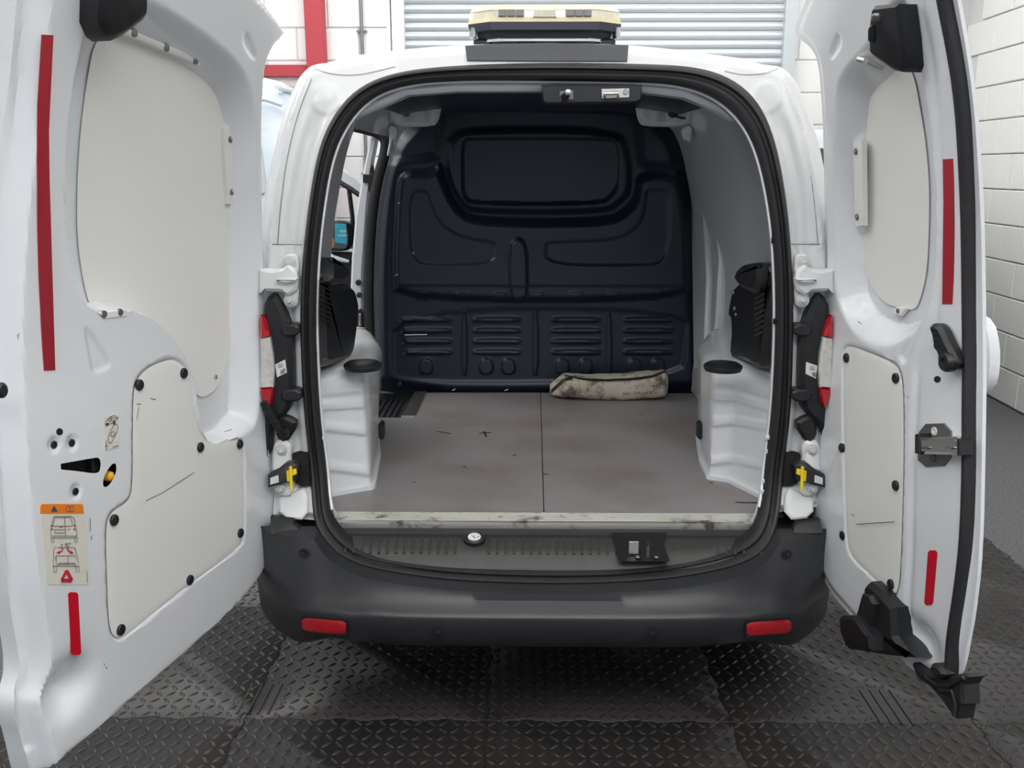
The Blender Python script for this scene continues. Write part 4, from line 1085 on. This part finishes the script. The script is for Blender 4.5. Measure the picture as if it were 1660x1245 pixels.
for (x, y) in ((373, 225), (375.5, 310)): build('screw', MB().disc(DL.px(x, y, -.046), DL.N, [(.010, -.002), (.009, .002), (.004, .003), (.003, .001)], 14), 'steel', ld)
dpart(DL, ld, 'board_bracket', [(160, 507), (197, 502), (206, 513), (172, 517)], -.02, .002, 'board', .0015)
for (x, y) in ((169, 509), (195, 506)): build('screw', MB().disc(DL.px(x, y, .002), DL.N, [(.008, -.002), (.007, .002), (.003, .003)], 14), 'steel', ld)
dpart(DL, ld, 'board_bracket', [(205, 44), (245, 62), (300, 84), (332, 98), (325, 107), (290, 92), (235, 70), (200, 56)], -.062, -.038, 'board', .002)
for (x, y) in ((218, 53), (270, 77), (317, 98)): build('screw', MB().disc(DL.px(x, y, -.038), DL.N, [(.009, -.002), (.008, .002), (.003, .003)], 14), 'steel', ld)
build('screw', MB().disc(DL.px(350, 611, -.054), DL.N, [(.007, -.002), (.006, .002), (.003, .003)], 12), 'chrome', ld)
# release sticker
st = dpart(DL, ld, 'release_sticker', [(168, 676), (190, 671), (193, 725), (170, 731)], -.002, .001, 'sticker', .0003, 0, 'small sticker showing a car and a release lever')
mb = MB()
S_ = DL
for pts, cl_ in (([(170, 688), (173, 682), (178, 676), (186, 673), (188, 680), (187, 686), (170, 688)], 0), ([(176, 680), (185, 677), (186, 681), (176, 684)], 1), ([(180, 676), (181, 683)], 0), ([(189, 675), (191, 680)], 0), ([(192, 675), (190, 681)], 0), ([(189, 678), (192, 677)], 0),
                ([(176, 714), (176, 706), (184, 690), (189, 687), (192, 692), (190, 700), (182, 716), (178, 719)], 1), ([(180, 702), (184, 699), (187, 703), (183, 708), (180, 706)], 1),
                ([(172, 714), (173, 724)], 0), ([(171, 723), (173, 730), (175, 722), (171, 723)], 0), ([(183, 725), (192, 722)], 0)):
    line(DL, pts, .0014, .0022, mb, closed=bool(cl_))
for c in ((173, 688), (184, 685)): prism(DL, circ(DL.uv(*c), .004, n=8), .001, .0022, .0002, mb)
build('sticker_print', mb, 'ink', ld)
# door angle warning sticker
dpart(DL, ld, 'warning_sticker', [(66, 831), (138, 831), (142, 900), (146, 945), (143, 948), (80, 948), (76, 945)], -.002, .001, 'sticker', .0003, 0, 'cream warning sticker with van drawings')
dpart(DL, ld, 'sticker_header', [(66, 820), (68, 817), (133, 817), (135, 820), (136, 833), (66, 833)], .0, .0015, 'orange', .0003, 0, 'orange header with warning symbols')
mb = MB(); H_ = .0024
def wedge(pts, m_, h=H_):
    return prism(DL, DL.poly(pts, h), .001, h, .0001, m_)
wedge([(88, 820), (94, 829.5), (83, 829.5)], mb)
for pts, cl_ in (([(108, 829), (107, 822), (112, 820), (114, 822), (117, 820), (120, 823), (120, 829)], 1), ([(114, 822), (114, 829)], 0),
    # upper van
    ([(87, 838), (90, 837), (116, 837), (120, 840), (124, 860), (125, 868), (125, 872), (83, 872), (82, 862), (84, 850)], 1),
    ([(89, 839), (115, 839), (118, 851), (115, 853), (88, 853), (86, 851)], 1), ([(105, 839), (107, 868)], 0), ([(89, 859), (105, 859), (105, 864), (89, 864)], 1), ([(96, 854), (102, 855)], 0),
    ([(84, 869), (125, 869)], 0), ([(84, 872), (84, 879), (88, 879), (88, 872)], 0), ([(121, 872), (122, 879), (126, 879), (126, 871)], 0), ([(110, 858.5), (114, 858)], 0),
    # lower van with open doors
    ([(89, 887), (92, 887)], 0), ([(88, 888), (87, 905), (86, 918), (128, 918), (126, 905), (122, 890), (120, 887)], 0), ([(91, 901), (122, 901), (124, 915), (92, 915)], 1), ([(110, 901), (111, 915)], 0), ([(94, 888), (118, 888)], 0),
    ([(87, 918), (87, 927), (92, 927), (92, 919)], 0), ([(123, 918), (124, 927), (129, 927), (128, 917)], 0), ([(91, 901), (90, 908)], 0), ([(95, 913), (122, 913)], 0),
    ([(100, 942), (101, 946)], 0), ([(111, 941), (114, 944), (114, 946)], 0), ([(118, 941), (118, 944)], 0), ([(141, 926), (142, 945)], 0)):
    line(DL, pts, .0012, H_, mb, closed=bool(cl_))
_a, _b2 = DL.uv(97, 884), DL.uv(113, 884)
text_on(DL, '\u2265 90°', DL.uv(105, 884), .013, H_, rot=math.atan2(_b2[1]-_a[1], _a[0]-_b2[0]), mb=mb, flip=-1)
build('sticker_print', mb, 'ink', ld, fixn=False, smooth=False, kind='stuff')
mb = MB()
line(DL, [(102, 889), (101, 893), (97, 895.5), (94, 896)], .0032, H_, mb); wedge([(97, 893), (97, 898), (92, 896)], mb)
line(DL, [(109, 889), (111, 893), (115, 895.5), (117, 896)], .0032, H_, mb); wedge([(115, 893), (120, 897), (115, 898)], mb)
for c in ((85, 852.5), (85, 858), (121, 852.5), (121, 858)): wedge(circ(c, 1.3, 1.6, 8), mb)
for a, b_ in (((108, 925), (100, 941)), ((100, 941), (117, 941)), ((117, 941), (108, 925))): line(DL, [a, b_], .0075, H_, mb)
build('sticker_print', mb, 'redink', ld, 'red arrows, lamps and warning triangle', kind='stuff')
# scuffs
mb = MB()
for pts in ([(146, 840), (147, 862)], [(148, 868), (149, 876)], [(168, 1075), (170, 1079)], [(171, 1081), (174, 1084)], [(364, 700), (376, 696)], [(27, 545), (31, 540), (29, 550)], [(236, 812), (262, 800), (290, 782), (315, 766)], [(222, 655), (229, 655)], [(244, 646), (253, 648)], [(225, 660), (222, 680)]):
    line(DL, pts, .0016, .0022 if pts[0][0] < 200 else -.0012, mb)
build('scuff', mb, 'ink', ld, kind='stuff')

# right door
R_out = [(1296, 57), (1319, 0), (1336, -38), (1400, -64), (1480, -72), (1545, -62), (1553, 0), (1578, 150), (1588, 300), (1592, 500), (1594, 700), (1590, 900), (1578, 1000), (1572, 1030), (1564, 1075), (1552, 1108), (1530, 1104), (1510, 1096), (1490, 1086), (1474, 1066), (1458, 1058), (1422, 1036), (1386, 992), (1361, 965), (1345, 936), (1336, 906), (1330, 880), (1328, 850), (1331, 770), (1334, 740), (1338, 640), (1342, 560), (1346, 470), (1346, 300), (1343, 150), (1338, 94), (1322, 72)]
R_rec = [(1352, 150), (1366, 111), (1400, 80), (1430, 20), (1455, -10), (1472, 0), (1490, 100), (1505, 180), (1516, 300), (1516, 420), (1508, 500), (1490, 528), (1470, 550), (1445, 564), (1420, 562), (1390, 548), (1366, 512), (1352, 470), (1348, 300)]
R_brd = [(1450, 104), (1432, 114), (1408, 144), (1397, 180), (1396, 250), (1398, 330), (1400, 380), (1404, 430), (1417, 470), (1438, 493), (1455, 497), (1486, 505), (1496, 480), (1505, 440), (1508, 380), (1509, 300), (1503, 230), (1495, 180), (1484, 120), (1470, 100)]
R_cov = [(1366, 575), (1370, 561), (1385, 563), (1440, 585), (1458, 598), (1463, 640), (1463, 760), (1459, 900), (1455, 958), (1446, 964), (1435, 956), (1400, 922), (1379, 902), (1372, 880), (1369, 800), (1366, 650)]
tri_r = chaikin(DR.poly([(1457, 577), (1462, 570), (1484, 526), (1488, 528), (1480, 552), (1472, 585), (1464, 588)]), 1)
bowl = DR.uv(1490, 1040); tri_r2 = chaikin(DR.poly([(1362, 58), (1356, 56), (1345, 88), (1349, 94), (1362, 74)]), 1)
edge_r = [DR.uv(x, y) for x, y in ((1352, 520), (1362, 600), (1362, 800), (1368, 900), (1400, 960), (1430, 985))]
def extra_r(u, v, sd):
    h = -.005*sm(sd(u, v, tri_r)[0], -.006, .004)-.005*sm(sd(u, v, tri_r2)[0], -.006, .004)
    h = h-.03*np.exp(-(((u-bowl[0])/.06)**2+((v-bowl[1])/.04)**2))
    ridge = [DR.uv(x, y) for x, y in ((1490, 0), (1512, 120), (1520, 220), (1524, 400), (1514, 520), (1486, 600), (1478, 760), (1476, 900), (1470, 1000))]
    h = h-.006*np.exp(-(pl_dist(u, v, ridge)/.012)**2)
    return h
rd = rear_door(DR, R_out, R_rec, R_brd, R_cov, [(1373, 580), (1453, 613), (1365.5, 726), (1453, 787), (1367, 868), (1445, 947)], 'narrower right rear door, swung open', .060, extra=extra_r, back=-.018, bulge=.058, hem=.010, he=-.012, wide=lambda u, v: .014+.041*np.maximum(np.maximum(sm(-u, -.34, -.22), sm(v, 1.48, 1.6)), sm(-v, -1.28, -1.16)))
# big rubber seal along the free edge
sc = [(1546, -50), (1552, 0), (1568, 80), (1580, 160), (1587, 300), (1589, 480), (1591, 640), (1591, 760), (1587, 880), (1577, 960), (1569, 1010), (1563, 1050), (1561, 1096)]
sco = chaikin(DR.poly([(x-3, y) for x, y in sc], -.016), 3, False)
cs_ = inset(sco, 0)
def offs(pl, k):
    out = []
    for i in range(len(pl)):
        t = np.array(pl[min(i+1, len(pl)-1)])-np.array(pl[max(i-1, 0)]); t = t/(np.hypot(*t)+1e-9); out.append((pl[i][0]+t[1]*k, pl[i][1]-t[0]*k))
    return out
s0 = offs(sco, .01)
if sum(a for a, b_ in s0) > sum(a for a, b_ in sco): SG = 1
else: SG = -1
cs_ = offs(sco, -SG*.031)
build('edge_seal', MB().loft([[DR.P(*q, h) for q in offs(cs_, SG*a)] for a, h in [(.002, -.02), (.002, .004), (.006, .008), (.013, .009), (.017, .007), (.020, .012), (.024, .014), (.029, .010), (.031, .002), (.031, -.012), (.029, -.026)]], closed=False), 'rubber', rd, 'thick black rubber seal down the free edge')
cs2 = resample(cs_, 210, False); mb = MB()
for i in range(1, 209):
    p = cs2[i]; t = np.array(cs2[i+1])-np.array(cs2[i-1]); t = t/(np.hypot(*t)+1e-9); n_ = np.array((t[1], -t[0]))
    a = np.array(p); k0, k1 = SG*.0075, SG*.014; q = [a+t*.0015+n_*k0, a+t*.0015+n_*k1, a-t*.0015+n_*k1, a-t*.0015+n_*k0]
    mb.loft([[DR.P(*k, .007) for k in q], [DR.P(*k, .0092) for k in q]], caps=True)
build('seal_rib', mb, 'ribrubber', rd, kind='stuff')
# torn rubber flap at the foot
dpart(DR, rd, 'rubber_flap', [(1478, 1074), (1500, 1092), (1530, 1098), (1558, 1092), (1566, 1098), (1558, 1110), (1560, 1142), (1553, 1144), (1549, 1166), (1542, 1160), (1524, 1135), (1506, 1114), (1486, 1100)], -.03, .012, 'rubber', .006, 0, 'crumpled black rubber flap at the foot')
dpart(DR, rd, 'rubber_flap', [(1504, 1078), (1512, 1074), (1524, 1082), (1531, 1098), (1515, 1100), (1506, 1092)], .0, .028, 'rubber', .008, 1)
build('flap_fold', MB().tube([DR.px(x, y, .014) for x, y in [(1500, 1098), (1520, 1112), (1540, 1112), (1562, 1098)]], .005, 6).tube([DR.px(x, y, .014) for x, y in [(1524, 1118), (1544, 1120), (1548, 1140), (1546, 1160)]], .005, 6), 'rubber', rd)
# latch cover at the top
lc_ = dpart(DR, rd, 'latch_cover', [(1410, 14), (1414, 9), (1452, 6), (1460, 60), (1464, 106), (1460, 117), (1444, 114), (1430, 104), (1412, 92), (1407, 82), (1406, 45), (1408, 30)], .0, .045, 'black', .008, 0, 'black latch cover at the door top')
dpart(DR, rd, 'latch_lever', [(1404, 42), (1412, 40), (1412, 68), (1405, 70)], .04, .055, 'black', .006, 1)
dpart(DR, rd, 'latch_hook', [(1409, 24), (1418, 20), (1424, 24), (1422, 34), (1414, 38)], .043, .052, 'steel', .004, 1)
build('board_clip', MB().tube([DR.px(1393, 96, -.0), DR.px(1404, 99, -.0)], .008, 10).tube([DR.px(1400, 97, -.0), DR.px(1432, 111, -.03)], .005, 8), 'chrome', rd)
dpart(DR, rd, 'reflective_tape', [(1528, 258), (1544, 257), (1546, 330), (1546, 410), (1543, 493), (1527, 493), (1529, 410), (1529, 330)], -.001, .0015, 'tape', .0004, 0, 'long dark red tape strip')
dpart(DR, rd, 'reflective_tape', [(1504, 895), (1507, 892), (1516, 892), (1519, 896), (1512, 977), (1509, 981), (1501, 981), (1498, 977)], -.001, .0015, 'tape2', .0004, 0, 'short bright red tape strip')
dpart(DR, rd, 'board_bracket', [(1382, 229), (1396, 228), (1398, 366), (1386, 368)], -.045, -.03, 'board', .002)
for (x, y) in ((1388, 245), (1390, 351)): build('screw', MB().disc(DR.px(x, y, -.03), DR.N, [(.010, -.002), (.009, .002), (.004, .003), (.003, .001)], 14), 'steel', rd)
dpart(DR, rd, 'board_bracket', [(1452, 498), (1468, 500), (1459, 512), (1446, 508)], -.055, -.045, 'board', .0015)
build('screw', MB().disc(DR.px(1456, 504, -.045), DR.N, [(.007, -.002), (.006, .002), (.003, .003)], 12), 'steel', rd)
# lever handle
hd = dpart(DR, rd, 'lever_handle', [(1503, 530), (1508, 524), (1516, 525), (1524, 533), (1534, 556), (1545, 575), (1550, 588), (1546, 597), (1534, 601), (1523, 597), (1517, 585), (1518, 575), (1510, 566), (1510, 552)], .006, .030, 'black', .008, 1, 'black lever handle')
build('handle_pivot', MB().disc(DR.px(1536, 587, .03), DR.N, [(.021, -.01), (.021, .004), (.017, .010), (.009, .010), (.008, .006)], 24), 'black', rd)
build('handle_rib', MB().tube([DR.px(1510, 534, .031), DR.px(1516, 534, .032)], .0015, 5).tube([DR.px(1512, 543, .031), DR.px(1519, 542, .032)], .0015, 5).tube([DR.px(1513, 552, .031), DR.px(1522, 551, .032)], .0015, 5).tube([DR.px(1516, 561, .031), DR.px(1526, 560, .032)], .0015, 5), 'black', rd)
dpart(DR, rd, 'screw_hole', circ((1519, 615), 5.5, 5.5), -.002, .001, 'hole', .0005)
# latch striker plate
dpart(DR, rd, 'striker_plate', [(1489, 700), (1500, 687), (1529, 686), (1541, 699), (1540, 742), (1530, 755), (1500, 757), (1487, 746)], .0, .004, 'steel', .001, 0, 'grey octagonal striker plate')
for (x, y) in ((1515, 699), (1513, 742)): build('screw', MB().disc(DR.px(x, y, .004), DR.N, [(.010, -.001), (.009, .003), (.004, .003), (.003, .001)], 14), 'zinc' if y < 720 else 'steel', rd)
sk = [(1484, 710), (1545, 708), (1554, 715), (1554, 738), (1492, 736), (1484, 730)]
dpart(DR, rd, 'striker_bracket', sk, .004, .03, 'chrome', .006, 0, 'bright steel striker bracket')
dpart(DR, rd, 'striker_buffer', [(1482, 704), (1489, 703), (1490, 737), (1482, 735)], .002, .034, 'black', .003)
dpart(DR, rd, 'striker_buffer', [(1550, 711), (1555, 714), (1556, 738), (1551, 739)], .002, .034, 'black', .002)
for x in (1500, 1540): dpart(DR, rd, 'striker_rib', circ((x, 726), 7, 2.6, 12), .03, .034, 'chrome', .002)
# stepped black cover on the lower hinge side
CV = plane_y(DR.px(1400, 1000).y)
dpart(DR, rd, 'hinge_cover', [(1398, 950), (1406, 943), (1425, 960), (1446, 985), (1448, 1030), (1470, 1060), (1478, 1067), (1430, 1062), (1370, 1052), (1366, 1038), (1390, 1000), (1396, 985)], -.05, .035, 'black', .012, 0, 'black stepped plastic cover at the foot of the door')
dpart(DR, rd, 'cover_step', [(1358, 1000), (1364, 998), (1384, 998), (1402, 1024), (1410, 1032), (1410, 1056), (1372, 1053), (1360, 1026)], .0, .07, 'black', .01, 0)
dpart(DR, rd, 'cover_step', [(1396, 962), (1408, 965), (1416, 980), (1409, 1018), (1402, 1022), (1386, 1000)], .03, .05, 'black', .006, 0)
# outer handle bulge behind the seal
build('outer_handle', pprism(DR, [(1570, 505), (1598, 520), (1607, 560), (1607, 600), (1600, 630), (1570, 645)], -.075, -.04, .012, 1, hs=-.055), 'paint', rd, 'white outer handle recess')
mb = MB()
for pts in ([(1391, 521), (1396, 525)], [(1350, 445), (1351, 449)], [(1471, 642), (1472, 646)], [(1466, 984), (1469, 1000)], [(1380, 833), (1385, 836)], [(1388, 850), (1450, 846)]):
    line(DR, pts, .002, .003, mb)
build('scuff', mb, 'ink', rd, kind='stuff')
# ------------------------------------------------------------------ beacon bar on the roof
BY = .14
BP = Surf((0, BY, 0), (1, 0, 0), Z, (0, -1, 0))
x0, z0 = BP.uv(757, 40); x1, z1 = BP.uv(1010, 40)
cxb = (x0+x1)/2; hw = (x1-x0)/2
zb = BP.uv(884, 61)[1]; zm = BP.uv(884, 35)[1]; zt_ = BP.uv(884, 4)[1]
bar = thing('light_bar', (cxb, BY+.10, zb), 'amber-edged clear beacon light bar mounted on the white van roof', 'light bar')
def oct_(w_, dd, y0_, z, k=.155):
    c = k/.43*hw*.8; yc = y0_+dd
    return [(cxb-w_, yc, z), (cxb-w_, y0_+dd*.45, z), (cxb-w_+c, y0_, z), (cxb+w_-c, y0_, z), (cxb+w_, y0_+dd*.45, z), (cxb+w_, yc, z), (cxb+w_, y0_+dd*1.55, z), (cxb+w_-c, y0_+2*dd, z), (cxb-w_+c, y0_+2*dd, z), (cxb-w_, y0_+dd*1.55, z)]
build('beacon_base', MB().loft([oct_(hw*.86, .09, BY+.02, zb), oct_(hw*.88, .095, BY+.015, zb+(zm-zb)*.42), oct_(hw*.97, .105, BY+.0, zb+(zm-zb)*.5), oct_(hw, .11, BY, zm-.003), oct_(hw, .11, BY, zm)], caps=True), 'beaconbase', bar, 'dark blue-black beacon base')
build('beacon_rim', MB().loft([oct_(hw*.995, .108, BY+.001, zm), oct_(hw*.99, .108, BY+.002, zm+.012)], caps=True), 'beaconedge', bar)
build('beacon_lens', MB().loft([oct_(hw*.985, .107, BY+.003, zm+.010), oct_(hw*.975, .105, BY+.006, zm+(zt_-zm)*.66), oct_(hw*.90, .09, BY+.03, zm+(zt_-zm)*.97), oct_(hw*.80, .075, BY+.05, zt_)], caps=True), 'beaconlens', bar)
build('beacon_rim', MB().loft([oct_(hw*.978, .1055, BY+.004, zm+(zt_-zm)*.64), oct_(hw*.94, .098, BY+.014, zm+(zt_-zm)*.86), oct_(hw*.90, .092, BY+.028, zm+(zt_-zm)*.975)], caps=True), 'beaconedge', bar)
for xa, xb in ((807, 850), (917, 960)):
    for k in range(3):
        w_ = (xb-xa)/3
        build('led_module', pprism(BP, [(xa+k*w_+1, 15), (xa+(k+1)*w_-1, 15), (xa+(k+1)*w_-1, 26), (xa+k*w_+1, 26)], -.01, .004, .001), 'steel', bar)
build('led_cover', pprism(BP, [(866, 15), (900, 15), (902, 28), (864, 28)], -.01, .003, .002), 'beaconlens', bar)
mb = MB()
for xx in (-.17, -.05, .06, .17): mb.box((cxb+xx, BY+.10, zb-.012), (.05, .12, .03), bev=.005)
build('mount_foot', mb, 'black', bar)
build('mount_plate', MB().loft([oct_(hw*.86, .07, BY+.02, zb-.006), oct_(hw*.87, .09, BY+.02, zb+.001)], caps=True), 'frame_paint', bar)
for xx in (-.98, .98):
    build('end_clip', MB().box((cxb+hw*xx*.96, BY+.05, zb+(zm-zb)*.45), (.014, .03, .03), rz=.3, bev=.003), 'chrome', bar)

# ------------------------------------------------------------------ canvas bag on the cargo floor
pL = FL.uv(893, 645); pR = FL.uv(1082, 645); ybag = FL.uv(985, 651)[1]
bx0, bx1 = pL[0]-.005, pR[0]+.002
bag = thing('canvas_bag', ((bx0+bx1)/2, ybag+.06, ZF), 'long dirty cream canvas bag lying on the cargo floor by the bulkhead', 'bag')
def bag_pt(s_, a, k=1.):
    # s 0..1 along, a angle
    wd = .070*min(1, (s_/.14)**.55 if s_ < .14 else 1)*min(1, ((1-s_)/.05)**.5 if s_ > .95 else 1)+.002
    ht = (.046+.012*s_)*min(1, (.45+.55*(s_/.12)) if s_ < .12 else 1)*min(1, ((1-s_)/.04)**.4*.9+.1 if s_ > .96 else 1)+.002
    zc = ZF+.002+(.046+.012*s_)*(1 if s_ > .1 else .6+4*s_)
    c, sn = math.cos(a), math.sin(a); e = .72
    X = bx0+(bx1-bx0)*s_
    wob = 1+.03*math.sin(9*s_+2*a)+.015*math.sin(31*s_+a*4)*math.sin(13*s_)+.02*math.sin(23*s_+3*a)+.012*math.sin(47*s_-5*a)
    return Vector((X, ybag+.07+k*wd*math.copysign(abs(c)**e, c)*wob, max(ZF+.001, zc+k*ht*math.copysign(abs(sn)**e, sn)*wob+.006*math.sin(7*s_+1))))
rings = [[bag_pt(s_, 2*math.pi*k/40) for k in range(40)] for s_ in np.linspace(0, 1, 60)]
build('bag_body', MB().loft(rings, caps=True), 'canvas', bag)
def strip(pts, name, m, wd=.10, k=1.04):
    a_, b_ = [], []
    for (s_, a) in pts:
        T = (bag_pt(s_, a+.02, k)-bag_pt(s_, a-.02, k)).normalized(); C_ = bag_pt(s_, a, k); a_.append(C_-T*wd); b_.append(C_+T*wd)
    return build(name, MB().loft([a_, b_], closed=False), m, bag)
def zz(t): return 1.85+.5*float(sm(t, .12, .30))*float(sm(-t, -.98, -.84))
strip([(t, zz(t)) for t in np.linspace(.12, .985, 50)], 'zip', 'rubber', .0065, 1.05)
strip([(t, 3.35-1.1*math.sin((t-.0)/.2*1.7)) for t in np.linspace(.01, .185, 18)], 'strap', 'rubber', .009, 1.06)
BGS = plane_y(ybag-.0045); mb = text_on(BGS, 'ARA  THREAKSE 52', BGS.uv(1038, 637.5), .018, 0, rot=.05)
build('bag_print', mb, 'ink', bag, smooth=False, fixn=False)

# ------------------------------------------------------------------ things behind the van
M['bluepaint'] = mat('pale_blue_white_paint', (.62, .70, .76), .25, coat=.6)
def vehicle(root, m, xa, xb, y0, y1, zt, glass_z, glass_m, tumble=.12):
    xc, hw_ = (xa+xb)/2, (xb-xa)/2
    half_ = [(1., .30), (1., .55), (1.0, .95), (.99, 1.10), (1-tumble*.5, zt-.30), (1-tumble, zt-.10), (.74, zt-.02), (.35, zt), (0, zt+.01)]
    sec = chaikin([(xc+hw_*a, z) for a, z in half_]+[(xc-hw_*a, z) for a, z in reversed(half_[:-1])], 1, False)
    def sc(k, y, lean=0.): return [(xc+(x-xc)*k, y+lean*max(0, z-1.0), .30+(z-.30)*(k*.35+.65)) for x, z in sec]
    build('car_body', MB().loft([sc(.90, y0+.0, .10), sc(.965, y0+.02, .10), sc(1, y0+.09, .10), sc(1.01, y0+.5), sc(1.01, y1-.5), sc(.97, y1-.1), sc(.9, y1)], caps=True), m, root)
    RF = Surf((0, y0, 0), (1, 0, 0), Z, (0, -1, 0), lambda v: -.10*np.maximum(0, v-1.0))
    g0, g1 = glass_z; w0, w1 = hw_*.78, hw_*.70
    build('rear_window', prism(RF, chaikin([(xc-w0, g0), (xc+w0, g0), (xc+w1, g1), (xc-w1, g1)], 1), -.02, .008, .004), glass_m, root)
    for sg in (-1, 1):
        build('tail_lamp', prism(RF, chaikin([(xc+sg*hw_*.72, .95), (xc+sg*hw_*.885, .93), (xc+sg*hw_*.885, 1.18), (xc+sg*hw_*.76, 1.18)], 1), -.02, .015, .005), 'lensred', root)
        build('tyre', MB().disc((xc+sg*(hw_-.09), y0+.62, .31), (sg, 0, 0), [(.18, -.09), (.30, -.09), (.31, -.05), (.31, .07), (.295, .095), (.2, .10)], 32), 'tyre', root)
        build('tyre', MB().disc((xc+sg*(hw_-.09), y1-.45, .31), (sg, 0, 0), [(.18, -.09), (.30, -.09), (.31, -.05), (.31, .07), (.295, .095), (.2, .10)], 32), 'tyre', root)
        for c in ((y0+.62),): build('wheel_hub', MB().disc((xc+sg*(hw_+.005), c, .31), (sg, 0, 0), [(.2, -.02), (.19, .01), (.05, .02)], 20), 'steel', root)
    build('rear_bumper', MB().box((xc, y0+.05, .46), (hw_*1.94, .18, .26), bev=.05), 'black', root)
    build('tailgate_handle', MB().box((xc, y0-.005, .90), (.28, .03, .04), bev=.01), m, root)
    return RF
nv = thing('parked_van', (-2.23, 3.9, 0), 'pale blue-white van parked behind the left door, in front of the red rail', 'van')
vehicle(nv, 'bluepaint', -3.05, -1.40, 3.1, 4.5, 2.10, (1.25, 1.86), 'shutter', .10)
build('roof_gutter', MB().tube([(-1.50, 3.12, 2.0), (-1.455, 3.6, 2.0), (-1.455, 4.2, 2.0)], .016, 8).tube([(-1.47, 3.1, 1.90), (-1.56, 3.09, 1.93), (-2.2, 3.06, 1.965)], .014, 8), 'bluepaint', nv)
cr2 = thing('parked_car', (1.74, 3.7, 0), 'small white car parked ahead of the van, glimpsed beside the right door', 'car')
vehicle(cr2, 'paint', .98, 2.48, 3.0, 4.3, 1.755, (1.15, 1.655), 'glass', .14)
# plant behind the car
pt = thing('potted_plant', (plane_y(4.56).uv(1342, 190)[0]+.05, 4.56, 0), 'tall green leafy plant standing behind the white car', 'plant')
PP_ = plane_y(4.56)
xb = PP_.uv(1348, 230)[0]
for k, (dx, top) in enumerate(((-.035, 150), (.02, 170), (.09, 178), (.14, 165))):
    zt2 = PP_.uv(1340, top+20)[1]; r1 = []; r2_ = []; r3 = []
    for i in range(12):
        t = i/11; w_ = .035*math.sin(math.pi*min(1, t*.9+.1))+.002; x = xb+dx*(.4+t*.6)+.02*math.sin(3*t+k)
        z = 1.0+(zt2-1.0)*t; yy = 4.56+.02*math.cos(2*t+k)
        r1.append((x-w_, yy, z)); r2_.append((x, yy+.012, z)); r3.append((x+w_, yy, z))
    build('leaf', MB().loft([r1, r2_, r3], closed=False), 'leaf', pt)
build('pot', MB().disc((xb+.05, 4.56, 0), (0, 0, 1), [(.12, 0), (.15, .30), (.16, .34), (.145, .34), (.14, .31)], 24), 'black', pt)
build('stem', MB().tube([(xb+.05, 4.56, .3), (xb+.05, 4.56, 1.05)], .015, 8), 'leaf', pt)

# banner at the left edge of the picture
BN = plane_y(4.2)
u1, v1 = BN.uv(13, 112); u0 = u1-.85
ban = thing('roll_up_banner', (u1-.42, 4.2, 0), 'purple banner with a white letter and a photo strip on top, far left', 'banner')
vb = .15; vt = BN.uv(10, 95)[1]
build('banner_sheet', prism(BN, [(u0, vb), (u1, vb), (u1, v1), (u0, v1)], -.01, 0, .001), 'purple', ban)
build('banner_photo', prism(BN, [(u0, v1+.03), (u1, v1+.03), (u1, vt), (u0, vt)], -.01, 0, .001), 'skin', ban, 'brown photo strip')
build('banner_stripe', prism(BN, [(u0, v1), (u1, v1), (u1, v1+.03), (u0, v1+.03)], -.01, .001, .0005), 'white', ban)
mb = text_on(BN, 's', BN.uv(2.5, 147), .12, .003)
build('banner_print', mb, 'white', ban, smooth=False, fixn=False)
build('banner_print', prism(BN, [(u0, BN.uv(5, 200)[1]), (u1, BN.uv(5, 200)[1]), (u1, BN.uv(5, 188)[1]), (u0, BN.uv(5, 188)[1])], .0, .002, .0005), 'white', ban)
build('banner_base', MB().box(((u0+u1)/2, 4.2, .07), (.9, .2, .14), bev=.02), 'steel', ban)
